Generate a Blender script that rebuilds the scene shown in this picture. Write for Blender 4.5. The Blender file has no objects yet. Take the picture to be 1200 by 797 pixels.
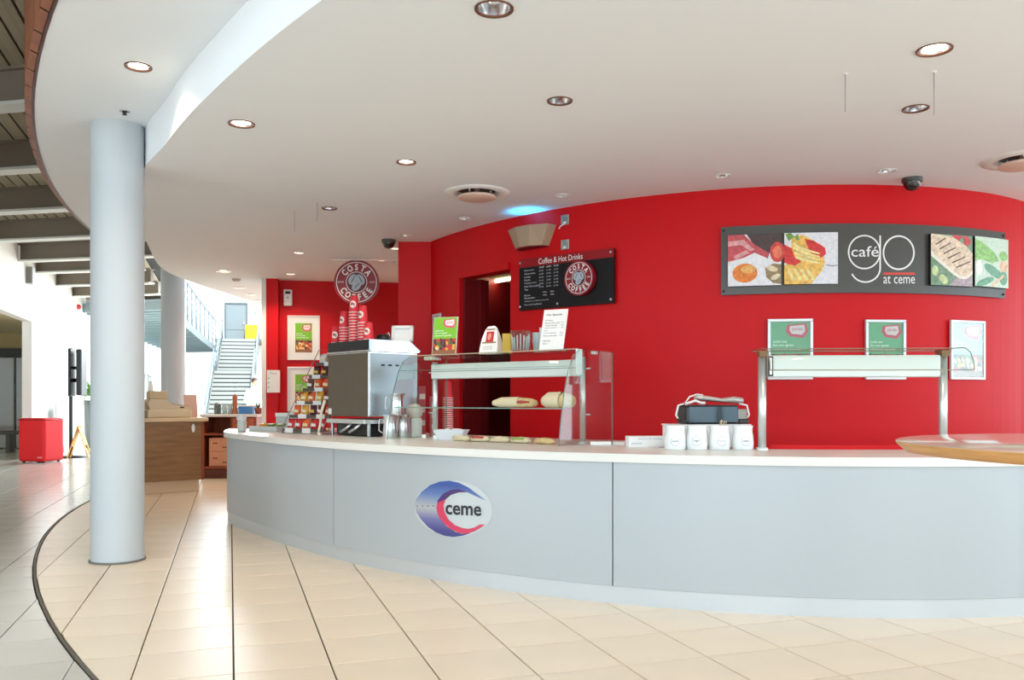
import bpy, bmesh, math, random
import numpy as np
from mathutils import Vector, Matrix
random.seed(7)
ORD = ['first', 'second', 'third', 'fourth', 'fifth', 'sixth', 'seventh', 'eighth', 'ninth', 'tenth', 'eleventh', 'twelfth', 'thirteenth', 'fourteenth', 'fifteenth', 'sixteenth', 'seventeenth', 'eighteenth', 'nineteenth']
S = bpy.context.scene
COL = S.collection
PI = math.pi
H, F, HY = 1.15, 1000.0, 469.0        # eye height, focal length and horizon row for a 1200 x 797 frame

# ------------------------------------------------------------------ camera, sky, lights, exposure
cam = bpy.data.cameras.new('camera'); camo = bpy.data.objects.new('camera', cam); COL.objects.link(camo)
cam.sensor_width = 36; cam.lens = 30.0; cam.shift_y = 70.5/1200; cam.clip_end = 300
camo.location = (0, 0, H); camo.rotation_euler = (PI/2, 0, 0); S.camera = camo
w = bpy.data.worlds.new('sky'); S.world = w; w.use_nodes = True
bg = w.node_tree.nodes['Background']; bg.inputs[0].default_value = (0.76, 0.90, 1.0, 1); bg.inputs[1].default_value = 1.9
S.view_settings.view_transform = 'Standard'; S.view_settings.look = 'None'; S.view_settings.gamma = 1
S.view_settings.use_curve_mapping = False
S.view_settings.exposure = 0.68
def area_lamp(name, loc, target, sx, sy, power, colour):
    l = bpy.data.lights.new(name, 'AREA'); l.shape = 'RECTANGLE'; l.size = sx; l.size_y = sy; l.energy = power; l.color = colour
    o = bpy.data.objects.new(name, l); COL.objects.link(o); o.location = loc
    o.rotation_euler = (Vector(target)-Vector(loc)).to_track_quat('-Z', 'Y').to_euler(); return o
# sun on the forecourt behind the photographer and in the atrium beyond the hall roof
sun = bpy.data.lights.new('sun', 'SUN'); sun.energy = 5.0; sun.angle = .02; sun.color = (1, .985, .965)
suno = bpy.data.objects.new('sun', sun); COL.objects.link(suno); suno.rotation_euler = Vector((-.28, .46, -.84)).to_track_quat('-Z', 'Y').to_euler()
# daylight of the window wall behind the photographer and of the one on the right
area_lamp('window_daylight_behind', (1.5, -5.0, 1.9), (1.5, 6, 1.6), 11, 3.0, 120, (0.88, 0.95, 1.0))
area_lamp('window_daylight_right', (9.5, 3.0, 1.7), (2, 6, 1.3), 7, 2.6, 85, (0.72, 0.88, 1.0))
# added area lamp at the atrium end that brightens the white hall wall
area_lamp('hall_wall_fill', (-6.2, 25.5, 4.6), (-9.3, 17, 1.6), 6, 4, 900, (0.90, 0.97, 1.0))

# ------------------------------------------------------------------ helpers
def lin(c):
    return tuple((v/12.92 if v <= .04045 else ((v+.055)/1.055)**2.4) for v in [q/255 for q in c])
MATS = {}
def mat(name, rgb=(200, 200, 200), rough=.5, metal=0.0, emit=None, noise=None, bump=None, glass=False, spec=.5, alpha=None, coat=0):
    """noise = (scale, amount[, stretch]) colour grain; bump = (scale, strength)"""
    if name in MATS: return MATS[name]
    m = bpy.data.materials.new(name); MATS[name] = m; m.use_nodes = True
    nt = m.node_tree; b = nt.nodes['Principled BSDF']; c = lin(rgb)
    b.inputs['Base Color'].default_value = (*c, 1); b.inputs['Roughness'].default_value = rough; b.inputs['Metallic'].default_value = metal
    b.inputs['Specular IOR Level'].default_value = spec; b.inputs['Coat Weight'].default_value = coat
    if emit:
        b.inputs['Emission Color'].default_value = (*lin(emit[0]), 1); b.inputs['Emission Strength'].default_value = emit[1]
    tc = None
    if noise or bump:
        tc = nt.nodes.new('ShaderNodeTexCoord')
    if noise:
        n = nt.nodes.new('ShaderNodeTexNoise'); n.inputs['Scale'].default_value = noise[0]; n.inputs['Detail'].default_value = 4
        if len(noise) > 2:
            mp = nt.nodes.new('ShaderNodeMapping'); mp.inputs['Scale'].default_value = noise[2]
            nt.links.new(tc.outputs['Object'], mp.inputs[0]); nt.links.new(mp.outputs[0], n.inputs['Vector'])
        else: nt.links.new(tc.outputs['Object'], n.inputs['Vector'])
        r = nt.nodes.new('ShaderNodeValToRGB'); a = noise[1]
        r.color_ramp.elements[0].position = .3; r.color_ramp.elements[1].position = .7
        r.color_ramp.elements[0].color = (*[v*(1-a) for v in c], 1); r.color_ramp.elements[1].color = (*[min(1, v*(1+a)) for v in c], 1)
        nt.links.new(n.outputs['Fac'], r.inputs[0]); nt.links.new(r.outputs[0], b.inputs['Base Color'])
    if bump:
        n2 = nt.nodes.new('ShaderNodeTexNoise'); n2.inputs['Scale'].default_value = bump[0]; nt.links.new(tc.outputs['Object'], n2.inputs['Vector'])
        bp = nt.nodes.new('ShaderNodeBump'); bp.inputs['Strength'].default_value = bump[1]; bp.inputs['Distance'].default_value = .004
        nt.links.new(n2.outputs['Fac'], bp.inputs['Height']); nt.links.new(bp.outputs[0], b.inputs['Normal'])
    if glass:                                   # thin clear sheet: mostly passes light straight through, mirrors a little
        nt.nodes.remove(b); out = nt.nodes['Material Output']
        tr = nt.nodes.new('ShaderNodeBsdfTransparent'); tr.inputs[0].default_value = (*c, 1)
        gl = nt.nodes.new('ShaderNodeBsdfGlossy'); gl.inputs['Roughness'].default_value = .02
        lw = nt.nodes.new('ShaderNodeLayerWeight'); lw.inputs[0].default_value = .35
        mu = nt.nodes.new('ShaderNodeMath'); mu.operation = 'MULTIPLY'; mu.inputs[1].default_value = .24
        mx = nt.nodes.new('ShaderNodeMixShader')
        nt.links.new(lw.outputs['Fresnel'], mu.inputs[0]); nt.links.new(mu.outputs[0], mx.inputs[0])
        nt.links.new(tr.outputs[0], mx.inputs[1]); nt.links.new(gl.outputs[0], mx.inputs[2]); nt.links.new(mx.outputs[0], out.inputs[0])
    return m

def P(x, y, z=0.0):                            # point of the horizontal plane z seen at a pixel of the photograph
    d = (H-z)*F/(y-HY); return Vector(((x-600)/F*d, d, z))
def D(x, y, d):                                # point at depth d
    return Vector(((x-600)/F*d, d, H-(y-HY)/F*d))

class MB:
    """collects shapes and links them as ONE mesh object"""
    def __init__(s): s.v = []; s.f = []; s.m = []; s.sm = []
    def add(s, vs, fs, mi=0, smooth=False):
        o = len(s.v); s.v += [tuple(q) for q in vs]; s.f += [tuple(i+o for i in f) for f in fs]
        s.m += [mi]*len(fs); s.sm += [smooth]*len(fs); return s
    def box(s, c, d, rz=0, mi=0, M=None):
        x, y, z = d[0]/2, d[1]/2, d[2]/2
        vs = [Vector((sx*x, sy*y, sz*z)) for sz in (-1, 1) for sy in (-1, 1) for sx in (-1, 1)]
        R = M if M is not None else Matrix.Rotation(rz, 3, 'Z')
        vs = [R @ v + Vector(c) for v in vs]
        return s.add(vs, [(0, 2, 3, 1), (4, 5, 7, 6), (0, 1, 5, 4), (2, 6, 7, 3), (0, 4, 6, 2), (1, 3, 7, 5)], mi)
    def bbox(s, c, d, b=.004, rz=0, mi=0, M=None, seg=1):   # box with rounded edges
        bm = bmesh.new(); bmesh.ops.create_cube(bm, size=1)
        bmesh.ops.scale(bm, vec=d, verts=bm.verts)
        bmesh.ops.bevel(bm, geom=bm.edges[:], offset=min(b, min(d)*.49), segments=seg, affect='EDGES', profile=.5)
        R = M if M is not None else Matrix.Rotation(rz, 3, 'Z')
        bm.verts.index_update(); s.add([R @ v.co + Vector(c) for v in bm.verts], [[v.index for v in f.verts] for f in bm.faces], mi); bm.free(); return s
    def tube(s, pts, r, n=8, mi=0, caps=True, smooth=True):
        pts = [Vector(p) for p in pts]; rr = r if hasattr(r, '__len__') else [r]*len(pts); rings = []; up = None
        for i, p in enumerate(pts):
            t = (pts[min(i+1, len(pts)-1)]-pts[max(i-1, 0)]).normalized()
            if up is None: up = t.orthogonal().normalized()
            up = (up - t*up.dot(t)); up = up.normalized() if up.length > 1e-6 else t.orthogonal().normalized()
            q = t.cross(up); rings.append([p + (up*math.cos(a)+q*math.sin(a))*rr[i] for a in [2*PI*k/n for k in range(n)]])
        vs = [v for g in rings for v in g]
        fs = [(i*n+k, i*n+(k+1) % n, (i+1)*n+(k+1) % n, (i+1)*n+k) for i in range(len(pts)-1) for k in range(n)]
        s.add(vs, fs, mi, smooth)
        if caps: s.add(rings[0], [tuple(reversed(range(n)))], mi); s.add(rings[-1], [tuple(range(n))], mi)
        return s
    def lathe(s, prof, c=(0, 0, 0), n=24, mi=0, smooth=True, sx=1, sy=1, a0=0, a1=2*PI):
        full = abs(a1-a0-2*PI) < 1e-6; k_ = n if full else n+1
        vs = [(c[0]+r*math.cos(a)*sx, c[1]+r*math.sin(a)*sy, c[2]+z) for r, z in prof for a in [a0+(a1-a0)*k/n for k in range(k_)]]
        fs = [(i*k_+k, i*k_+(k+1) % k_, (i+1)*k_+(k+1) % k_, (i+1)*k_+k) for i in range(len(prof)-1) for k in range(n)]
        return s.add(vs, fs, mi, smooth)
    def prism(s, poly, z0, z1, mi=0):          # horizontal outline extruded upward
        n = len(poly); vs = [(p[0], p[1], z0) for p in poly]+[(p[0], p[1], z1) for p in poly]
        return s.add(vs, [tuple(reversed(range(n))), tuple(range(n, 2*n))]+[(i, (i+1) % n, n+(i+1) % n, n+i) for i in range(n)], mi)
    def strip(s, A, B, mi=0, smooth=False):
        n = len(A); return s.add(list(A)+list(B), [(i, i+1, n+i+1, n+i) for i in range(n-1)], mi, smooth)
    def ball(s, c, r, n=16, mi=0, sx=1, sy=1, sz=1):
        pr = [(max(1e-4, r*math.sin(PI*k/(n//2))), -r*math.cos(PI*k/(n//2))*sz) for k in range(n//2+1)]
        return s.lathe(pr, c, n, mi, True, sx, sy)
    def build(s, name, m, parent=None, kind=None, label=None):
        me = bpy.data.meshes.new(name); me.from_pydata(s.v, [], s.f)
        for q in (m if isinstance(m, (list, tuple)) else [m]): me.materials.append(q)
        me.polygons.foreach_set('material_index', s.m); me.polygons.foreach_set('use_smooth', s.sm); me.update()
        bm = bmesh.new(); bm.from_mesh(me); bmesh.ops.remove_doubles(bm, verts=bm.verts, dist=1e-6)
        bmesh.ops.recalc_face_normals(bm, faces=bm.faces); bm.to_mesh(me); bm.free()
        o = bpy.data.objects.new(name, me); COL.objects.link(o)
        if parent is not None: o.parent = parent
        if kind: o['kind'] = kind
        if label: o['label'] = label
        return o
def tag(o, label, cat, group=None):
    o['label'] = label; o['category'] = cat
    if group: o['group'] = group
    return o
def thing(name, label, cat, loc=(0, 0, 0), rz=0, group=None):
    o = bpy.data.objects.new(name, None); COL.objects.link(o); o.location = loc; o.rotation_euler = (0, 0, rz); o.empty_display_size = .05
    return tag(o, label, cat, group)
def structure(o, label=None):
    o['kind'] = 'structure'
    if label: o['label'] = label
    return o
def dup(o, parent=None):                       # a thing, its parts and their sub-parts
    c = o.copy(); COL.objects.link(c)
    if parent is not None: c.parent = parent
    for ch in list(o.children): dup(ch, c)
    return c
def put(o, loc, rz=0, label=None, group=None):
    o.location = loc; o.rotation_euler = (0, 0, rz)
    if label: o['label'] = label
    if group: o['group'] = group
    return o

# flat print on a mapped surface: outlines in (u, v), lifted by 'off' towards the viewer
def quadmap(tl, tr, bl, br):                   # u right 0..1, v down 0..1
    tl, tr, bl, br = map(Vector, (tl, tr, bl, br)); n = (tr-tl).cross(bl-tl).normalized()
    def f(u, v, off=0.0): return tl*(1-u)*(1-v)+tr*u*(1-v)+bl*(1-u)*v+br*u*v - n*off
    f.n = n
    return f
def sheet(mb, poly, fn, off=.001, mi=0, thick=0):
    n = len(poly); a = [fn(u, v, off) for u, v in poly]
    if not thick: return mb.add(a, [tuple(range(n))], mi)
    b = [fn(u, v, off-thick) for u, v in poly]
    return mb.add(a+b, [tuple(range(n)), tuple(reversed(range(n, 2*n)))]+[(i, (i+1) % n, n+(i+1) % n, n+i) for i in range(n)], mi)
def rect(u0, v0, u1, v1, n=1):
    if n == 1: return [(u0, v0), (u1, v0), (u1, v1), (u0, v1)]
    t = [u0+(u1-u0)*k/n for k in range(n+1)]
    return [(q, v0) for q in t]+[(q, v1) for q in reversed(t)]
def strips(mb, u0, v0, u1, v1, fn, off, mi=0, n=12, thick=0):     # a rectangle cut in strips, for curved maps
    for k in range(n):
        sheet(mb, rect(u0+(u1-u0)*k/n, v0, u0+(u1-u0)*(k+1)/n, v1), fn, off, mi, thick)
def ell(cu, cv, ru, rv, n=20, a0=0, a1=2*PI, rot=0):
    r = []
    for k in range(n):
        a = a0+(a1-a0)*k/(n if abs(a1-a0-2*PI) < 1e-6 else n-1); x, y = ru*math.cos(a), rv*math.sin(a)
        r.append((cu+x*math.cos(rot)-y*math.sin(rot), cv+x*math.sin(rot)+y*math.cos(rot)))
    return r
def ring(mb, cu, cv, ro, ri, fn, off, mi=0, n=28, a0=0, a1=2*PI, asp=1):
    for k in range(n):
        t0, t1 = a0+(a1-a0)*k/n, a0+(a1-a0)*(k+1)/n
        sheet(mb, [(cu+r*math.cos(t), cv+r*asp*math.sin(t)) for r, t in ((ri, t0), (ro, t0), (ro, t1), (ri, t1))], fn, off, mi)
_tc = {}
def glyphs(txt, bold=0.0):                     # text outline as (verts 2D, faces) with y up
    key = (txt, bold)
    if key not in _tc:
        cu = bpy.data.curves.new('t', 'FONT'); cu.body = txt; cu.offset = bold; cu.resolution_u = 3; cu.fill_mode = 'FRONT'
        o = bpy.data.objects.new('t', cu); COL.objects.link(o); dg = bpy.context.evaluated_depsgraph_get(); e = o.evaluated_get(dg)
        me = e.to_mesh(); vs = [(v.co.x, v.co.y) for v in me.vertices]; fs = [tuple(p.vertices) for p in me.polygons]
        e.to_mesh_clear(); bpy.data.objects.remove(o); bpy.data.curves.remove(cu); _tc[key] = (vs, fs)
    return _tc[key]
def text(mb, txt, box, fn, off=.0015, mi=0, bold=0.0):    # fitted to the box (u0, v0, u1, v1)
    vs, fs = glyphs(txt, bold)
    if not vs: return
    x0 = min(v[0] for v in vs); x1 = max(v[0] for v in vs); y0 = min(v[1] for v in vs); y1 = max(v[1] for v in vs)
    u0, v0, u1, v1 = box
    mb.add([fn(u0+(x-x0)/(x1-x0)*(u1-u0), v1-(y-y0)/(y1-y0)*(v1-v0), off) for x, y in vs], fs, mi)
def arc_text(mb, txt, cu, cv, r, h, a_mid, step, fn, off, mi=0, inward=False, bold=.035, wid=.8):
    n = len(txt)
    for i, ch in enumerate(txt):
        a = a_mid+(i-(n-1)/2)*step*(1 if not inward else -1)
        vs, fs = glyphs(ch, bold); x0 = min(v[0] for v in vs); x1 = max(v[0] for v in vs); y0 = min(v[1] for v in vs); y1 = max(v[1] for v in vs)
        ww = h*wid*((x1-x0)/(y1-y0)) if ch not in 'O' else h*wid
        er = (math.sin(a), -math.cos(a)); et = (math.cos(a), math.sin(a))     # a = 0 at the top, clockwise
        o = []
        for x, y in vs:
            lx = ((x-x0)/(x1-x0)-.5)*ww; ly = ((y-y0)/(y1-y0)-.5)*h
            if inward: lx, ly = -lx, -ly
            o.append(fn(cu+er[0]*(r+ly)+et[0]*lx, cv+er[1]*(r+ly)+et[1]*lx, off))
        mb.add(o, fs, mi)

# plan curves measured from the photograph, as polar curves about a centre (angle 0 towards the camera)
class Polar:
    def __init__(s, c, pts, deg=3):
        s.c = c; ph = [math.atan2(x-c[0], -(y-c[1])) for x, y in pts]; r = [math.hypot(x-c[0], y-c[1]) for x, y in pts]
        s.k = np.polyfit(ph, r, deg); s.lo = min(ph); s.hi = max(ph); s.tab = {}
    def R(s, a):
        b = min(max(a, s.lo), s.hi); return float(np.polyval(s.k, b))
    def at(s, a, inset=0.0):                   # inset > 0 goes towards the centre
        r = s.R(a)-inset; return Vector((s.c[0]+r*math.sin(a), s.c[1]-r*math.cos(a), 0))
    def hit(s, x, inset=0.0):                  # angle where the view ray of image column x first meets the curve
        k = (x-600)/F; key = round(inset, 6)
        if key not in s.tab:
            a = np.linspace(-1.6, 1.6, 1601); r = np.polyval(s.k, np.clip(a, s.lo, s.hi))-inset
            s.tab[key] = (a, s.c[0]+r*np.sin(a), s.c[1]-r*np.cos(a))
        a, X, Y = s.tab[key]; g = X-k*Y; c = np.nonzero((g[:-1]*g[1:] <= 0) & (Y[:-1] > 0))[0]
        if len(c) == 0: return float(a[np.argmin(np.abs(g)/np.maximum(Y, .1))])      # a ray that just misses takes the nearest point
        i = c[np.argmin(Y[c])]; t = g[i]/(g[i]-g[i+1]) if g[i] != g[i+1] else 0
        return float(a[i]+(a[i+1]-a[i])*t)
    def pix(s, x, y, off=0.0):                 # point of the upright surface (off towards the viewer) seen at pixel x, y
        a = s.hit(x, -off); p = s.at(a, -off); return Vector((p.x, p.y, H-(y-HY)/F*p.y))
    def frame(s, a): return a                  # rotation about z that turns local -y outward (towards the viewer)
COUNTER = Polar((2.627, 10.03), [(-2.68, 7.99), (-1.84, 6.89), (-1.22, 6.08), (-.52, 5.44), (.03, 5.08), (.48, 4.84), (1.05, 4.66), (1.5, 4.55), (1.98, 4.51), (2.34, 4.5), (2.7, 4.5)])
WALL = Polar((2.58, 10.32), [(-.86, 9.05), (0, 7.91), (.52, 7.42), (1.0, 7.11), (1.57, 6.82), (2.35, 6.67), (3.22, 6.75), (3.99, 7.02), (4.32, 7.2)])
ZL, ZU, ZT, TH = 2.835, 3.12, .85, .048        # low ceiling, high ceiling, worktop top and thickness
# ------------------------------------------------------------------ materials
M_floor = mat('floor tile glaze', (238, 219, 194), .3, noise=(1.2, .05), spec=.4)
M_hall = mat('hall tile glaze', (205, 200, 190), .2, noise=(1.2, .05), spec=.45)
M_grout = mat('grout', (84, 76, 64), .95, spec=.1)
M_white = mat('white paint', (236, 234, 229), .7)
M_ceil = mat('ceiling paint', (237, 241, 244), .85)
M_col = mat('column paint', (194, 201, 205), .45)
M_red = mat('red wall paint', (206, 3, 15), .5, bump=(160, .12), spec=.25)
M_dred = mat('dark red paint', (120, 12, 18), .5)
M_wood = mat('brown veneer', (140, 104, 66), .4, noise=(3, .22, (1, 1, 7)), spec=.5)
M_cherry = mat('reddish veneer', (150, 74, 44), .45, noise=(4, .2, (6, 1, 1)))
M_panel = mat('counter laminate', (177, 184, 188), .33, metal=.15, spec=.5)
M_kick = mat('brushed plinth', (198, 204, 208), .3, metal=.4)
M_top = mat('white worktop', (226, 225, 219), .3)
M_steel = mat('steel', (200, 202, 202), .25, metal=1)
M_alu = mat('satin aluminium', (216, 220, 218), .35, metal=.7)
M_dsteel = mat('dark steel', (120, 112, 98), .38, metal=.8, noise=(220, .12, (1, 1, .02)))
M_black = mat('black plastic', (22, 21, 22), .4)
M_chrome = mat('chrome', (225, 226, 228), .08, metal=1)
M_glass = mat('clear glass', (247, 251, 249), glass=True)
M_gedge = mat('glass edge', (70, 120, 105), .15)
M_paper = mat('white paper', (240, 240, 238), .7)
M_plastic = mat('white plastic', (238, 238, 234), .35)
M_beige = mat('beige plastic', (214, 196, 164), .5)
M_deck = mat('roof boards', (150, 140, 118), .7, noise=(6, .14, (8, .6, 1)))
M_beam = mat('painted beam', (126, 116, 104), .6)
M_flange = mat('pale steel flange', (206, 208, 202), .5)
M_lamp = mat('lit lamp', (255, 250, 240), .5, emit=((255, 240, 214), 9))
M_refl = mat('lamp reflector', (220, 220, 224), .16, metal=1)

# ------------------------------------------------------------------ plan curves of the round ceiling
def spline(pts, n=8):
    pts = [Vector((*p, 0)) for p in pts]; out = []
    q = [pts[0]*2-pts[1]]+pts+[pts[-1]*2-pts[-2]]
    for i in range(1, len(q)-2):
        for k in range(n):
            t = k/n; a, b, c, d = q[i-1:i+3]
            out.append(.5*((2*b)+(c-a)*t+(2*a-5*b+4*c-d)*t*t+(3*b-a-3*c+d)*t**3))
    return out+[pts[-1]]
# outer edge of the high ceiling, which the dark strip in the floor repeats; left to far end
oc, orad = Vector((11.48, 13.99, 0)), 16.85
def outer_at(t, r=orad): return Vector((oc.x-r*math.cos(t), oc.y-r*math.sin(t), 0))   # t = 0 due left, grows towards the camera
OUT = [outer_at(t) for t in [(-.02+.0185*k) for k in range(0, 64)]]          # far ... near, swinging past the camera
STEP = list(reversed(spline([(4.3, -1.7), (2.3, .35), (.8, 1.9), (-.35, 3.1), (-1.1, 3.95), (-1.86, 4.97), (-2.29, 5.63), (-2.626, 6.127), (-2.87, 6.63), (-3.4, 7.8), (-4.0, 9.4), (-4.5, 11.05), (-4.56, 12.5), (-4.5, 13.6), (-4.45, 14.9), (-4.25, 17.5)], 6)))   # far ... near

def ceiling_sheet(name, outline, z, holes, m):
    bm = bmesh.new(); es = []
    for loop in [outline]+holes:
        vs = [bm.verts.new((p[0], p[1], z)) for p in loop]; es += [bm.edges.new((vs[i], vs[(i+1) % len(vs)])) for i in range(len(vs))]
    bmesh.ops.triangle_fill(bm, use_beauty=True, use_dissolve=False, edges=es)
    for f in bm.faces:
        if f.normal.z > 0: f.normal_flip()
    me = bpy.data.meshes.new(name); bm.to_mesh(me); bm.free(); me.materials.append(m)
    o = bpy.data.objects.new(name, me); COL.objects.link(o); return structure(o)
def circ(c, r, n=20): return [(c[0]+r*math.cos(2*PI*k/n), c[1]+r*math.sin(2*PI*k/n)) for k in range(n)]

# downlights: image column, row, radius, lit, in which ceiling
DL = [(579, 10, .082, 0, ZL, 'big unlit downlight nearest above the camera, showing a chrome reflector'),
      (656, 118, .07, 0, ZL, 'unlit chrome downlight midway between the big front one and the curved red wall'),
      (1095, 58, .08, 1, ZL, 'lit downlight at the upper right, nearest above the counter end'),
      (1073, 127, .072, 0, ZL, 'unlit bluish downlight behind the lit one at the upper right'),
      (476, 190, .068, 1, ZL, 'lit downlight in front of the left round air diffuser'),
      (386, 244, .066, 0, ZL, 'unlit downlight beside the two thin ceiling wires at the left'),
      (658, 229, .06, 0, ZL, 'shallow white downlight above the wall uplighter'),
      (544, 256, .06, 0, ZL, 'shallow white downlight behind the left round air diffuser'),
      (475, 276, .06, 0, ZL, 'shallow white downlight beside the end of the red wall'),
      (847, 206, .06, 0, ZL, 'shallow white downlight above the cafe name board, left of centre'),
      (1039, 200, .066, 0, ZL, 'shallow white downlight left of the right dome camera'),
      (283, 145, .078, 1, ZL, 'lit downlight right of the white column and the ceiling step'),
      (350, 296, .06, 1, ZL, 'small downlight in front of the rear red wall and the till'),
      (341, 321, .06, 1, ZL, 'small downlight close above the rear red wall'),
      (262, 318, .10, 1, ZL, 'wide downlight right of the second white column'),
      (281, 337, .085, 1, ZL, 'far lit downlight first of the row along the ceiling edge'),
      (293, 345, .085, 1, ZL, 'far lit downlight second of the row along the ceiling edge'),
      (304, 352, .085, 1, ZL, 'farthest lit downlight of the row beside the rear red wall'),
      (463, 291, .05, 1, ZL, 'small lit downlight next to the left dome camera'),
      (447, 305, .045, 1, ZL, 'small lit downlight beside the rail of the hanging sign'),
      (162, 78, .075, 1, ZU, 'lit downlight in the high outer ceiling in front of the white column')]
for i, q in enumerate(DL): DL[i] = (*P(q[0], q[1], q[4]).to_tuple(), *q[2:])
VENTS = [P(559, 230, ZL-.03), P(1199, 192, ZL-.03)]
lowholes = [circ(q, q[3]*.93) for q in DL if q[5] == ZL]+[circ(v, .16, 28) for v in VENTS]
ceil = ceiling_sheet('ceiling', [(p.x, p.y) for p in STEP]+[(9, -1.7), (9, 17.5)], ZL, lowholes, M_ceil)
ring_out = [(p.x, p.y) for p in OUT if p.y < 10.9]
high = ceiling_sheet('ceiling', ring_out+[(9, ring_out[-1][1]), (9, 10.6), (-3.2, 10.6)], ZU, [circ(q, q[3]*.93) for q in DL if q[5] == ZU], M_ceil)
high['label'] = 'raised outer ring of the white ceiling'
ceil['label'] = 'lower round part of the white ceiling over the cafe'
fas = MB().strip([p+Vector((0, 0, ZL)) for p in STEP], [p+Vector((0, 0, ZU+.02)) for p in STEP], smooth=True)
structure(fas.build('trim_1', M_ceil), 'curved white step between the two ceiling levels')
edge = [p for p in OUT if p.y < 10.9]
def off_in(p, q): return (p-oc).normalized()*q+p
M_fas = mat('red-brown cladding', (136, 78, 48), .5, noise=(5, .25, (1, 1, 6)))
M_edge = mat('oxblood edge strip', (70, 10, 12), .4)
clad = structure(MB().strip([off_in(p, .05)+Vector((0, 0, ZU+.03)) for p in edge], [off_in(p, .05)+Vector((0, 0, ZU+1.1)) for p in edge]).build('trim_2', M_fas), 'red-brown timber cladding around the ceiling rim')
MB().strip([off_in(p, .005)+Vector((0, 0, ZU-.004)) for p in edge], [off_in(p, .005)+Vector((0, 0, ZU+.05)) for p in edge]).strip([off_in(p, 0)+Vector((0, 0, ZU-.004)) for p in edge], [off_in(p, .016)+Vector((0, 0, ZU-.004)) for p in edge]).build('edge_strip', M_edge, clad)
for i in range(0, len(edge)-1):                 # cladding boards, each a piece of its own along the lip
    a, b = edge[i].lerp(edge[i+1], .03), edge[i].lerp(edge[i+1], .97)
    MB().add([off_in(a, .018)+Vector((0, 0, ZU+.003)), off_in(b, .018)+Vector((0, 0, ZU+.003)), off_in(b, .058)+Vector((0, 0, ZU+.018)), off_in(a, .058)+Vector((0, 0, ZU+.018)),
              off_in(a, .058)+Vector((0, 0, ZU+1.1)), off_in(b, .058)+Vector((0, 0, ZU+1.1))], [(0, 1, 2, 3), (3, 2, 5, 4)]).build('board', M_fas, clad)

# ------------------------------------------------------------------ floor: tiles of .4 m, each its own piece
U = Vector((-.3137, .9495, 0)); V = Vector((.9495, .3137, 0)); TU, TV = .412, .403; U0, V0 = 4.185, .0146
floor = MB(); floor.add([(-30, -14, -.012), (16, -14, -.012), (16, 75, -.012), (-30, 75, -.012)], [(0, 1, 2, 3)])
floor = structure(floor.build('floor', M_grout))
def inside(p): return (Vector((p.x, p.y, 0))-oc).length < orad and p.y < 30
def clip(poly, n, c):                           # keep the half plane n.p <= c
    out = []
    for i in range(len(poly)):
        a, b = poly[i], poly[(i+1) % len(poly)]; da, db = a.dot(n)-c, b.dot(n)-c
        if da <= 0: out.append(a)
        if da*db < 0: out.append(a+(b-a)*(da/(da-db)))
    return out
def tile_mesh(mb, poly, e=.0042):
    c = sum(poly, Vector())/len(poly); n = len(poly)
    ins = [p+(c-p).normalized()*e*1.3 for p in poly]; top = [p+(c-p).normalized()*e*1.7 for p in poly]
    mb.add([(p.x, p.y, -.012) for p in ins]+[(p.x, p.y, -.0005) for p in ins]+[(p.x, p.y, 0) for p in top],
           [(i, (i+1) % n, n+(i+1) % n, n+i) for i in range(n)]+[(n+i, n+(i+1) % n, 2*n+(i+1) % n, 2*n+i) for i in range(n)]+[tuple(range(2*n, 3*n))])
std = MB(); tile_mesh(std, [U*a+V*b for a, b in ((-TU/2, -TV/2), (TU/2, -TV/2), (TU/2, TV/2), (-TU/2, TV/2))])
tproto = std.build('tile', M_floor, floor); hproto = tproto.copy(); hproto.data = tproto.data.copy(); hproto.data.materials[0] = M_hall
COL.objects.unlink(tproto) if False else None
cand = []; far_in, far_out = MB(), MB()
for zone in (0, 1):
    v_ph = V0+(0 if zone == 0 else .138)
    for i in range(-20, 115):
        for j in range(-60, 60):
            c = U*(U0+(i+.5)*TU)+V*(v_ph+(j+.5)*TV)
            if c.y < -2 or c.y > 44 or c.x > 8.5 or c.x < -16: continue
            dist = (c-oc).length-orad; isin = dist < 0
            corners = [c+U*a+V*b for a, b in ((-TU/2, -TV/2), (TU/2, -TV/2), (TU/2, TV/2), (-TU/2, TV/2))]
            rr = [(q-oc).length-orad for q in corners]
            if zone == 0 and min(rr) > -.03: continue
            if zone == 1 and max(rr) < .03: continue
            poly = corners; cut = False
            if min(rr) < .03 and max(rr) > -.03:
                n = (c-oc).normalized(); cut = True
                poly = clip(corners, n, n.dot(oc)+orad-.012) if zone == 0 else clip(corners, -n, -(n.dot(oc)+orad+.012))
                if len(poly) < 3: continue
            vis = c.y > 2.6 and abs(c.x) < .62*c.y+.3
            ca = math.atan2(c.x-COUNTER.c[0], -(c.y-COUNTER.c[1])); under = (c-Vector((*COUNTER.c, 0))).length < COUNTER.R(ca)-.3
            cand.append((c.y if vis and not under else 99+abs(c.y), zone, c, poly, cut))
cand.sort(key=lambda q: q[0])
first = True
for k, (key, zone, c, poly, cut) in enumerate(cand):
    if k < 296 and key < 90:
        if cut:
            mb = MB(); tile_mesh(mb, [p-c for p in poly]); o = mb.build('tile', M_floor if zone == 0 else M_hall, floor)
        elif first and zone == 0: o = tproto; first = False
        else:
            o = tproto.copy() if zone == 0 else hproto.copy(); COL.objects.link(o); o.parent = floor
        o.location = (c.x, c.y, 0)
    else: tile_mesh(far_in if zone == 0 else far_out, poly)
far_in.build('tiling', M_floor, floor, kind='stuff'); far_out.build('tiling', M_hall, floor, kind='stuff')
bpy.data.objects.remove(hproto)
js = MB(); A = [(p-oc).normalized()*(orad-.0075)+oc for p in OUT]; B = [(p-oc).normalized()*(orad+.0075)+oc for p in OUT]
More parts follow.
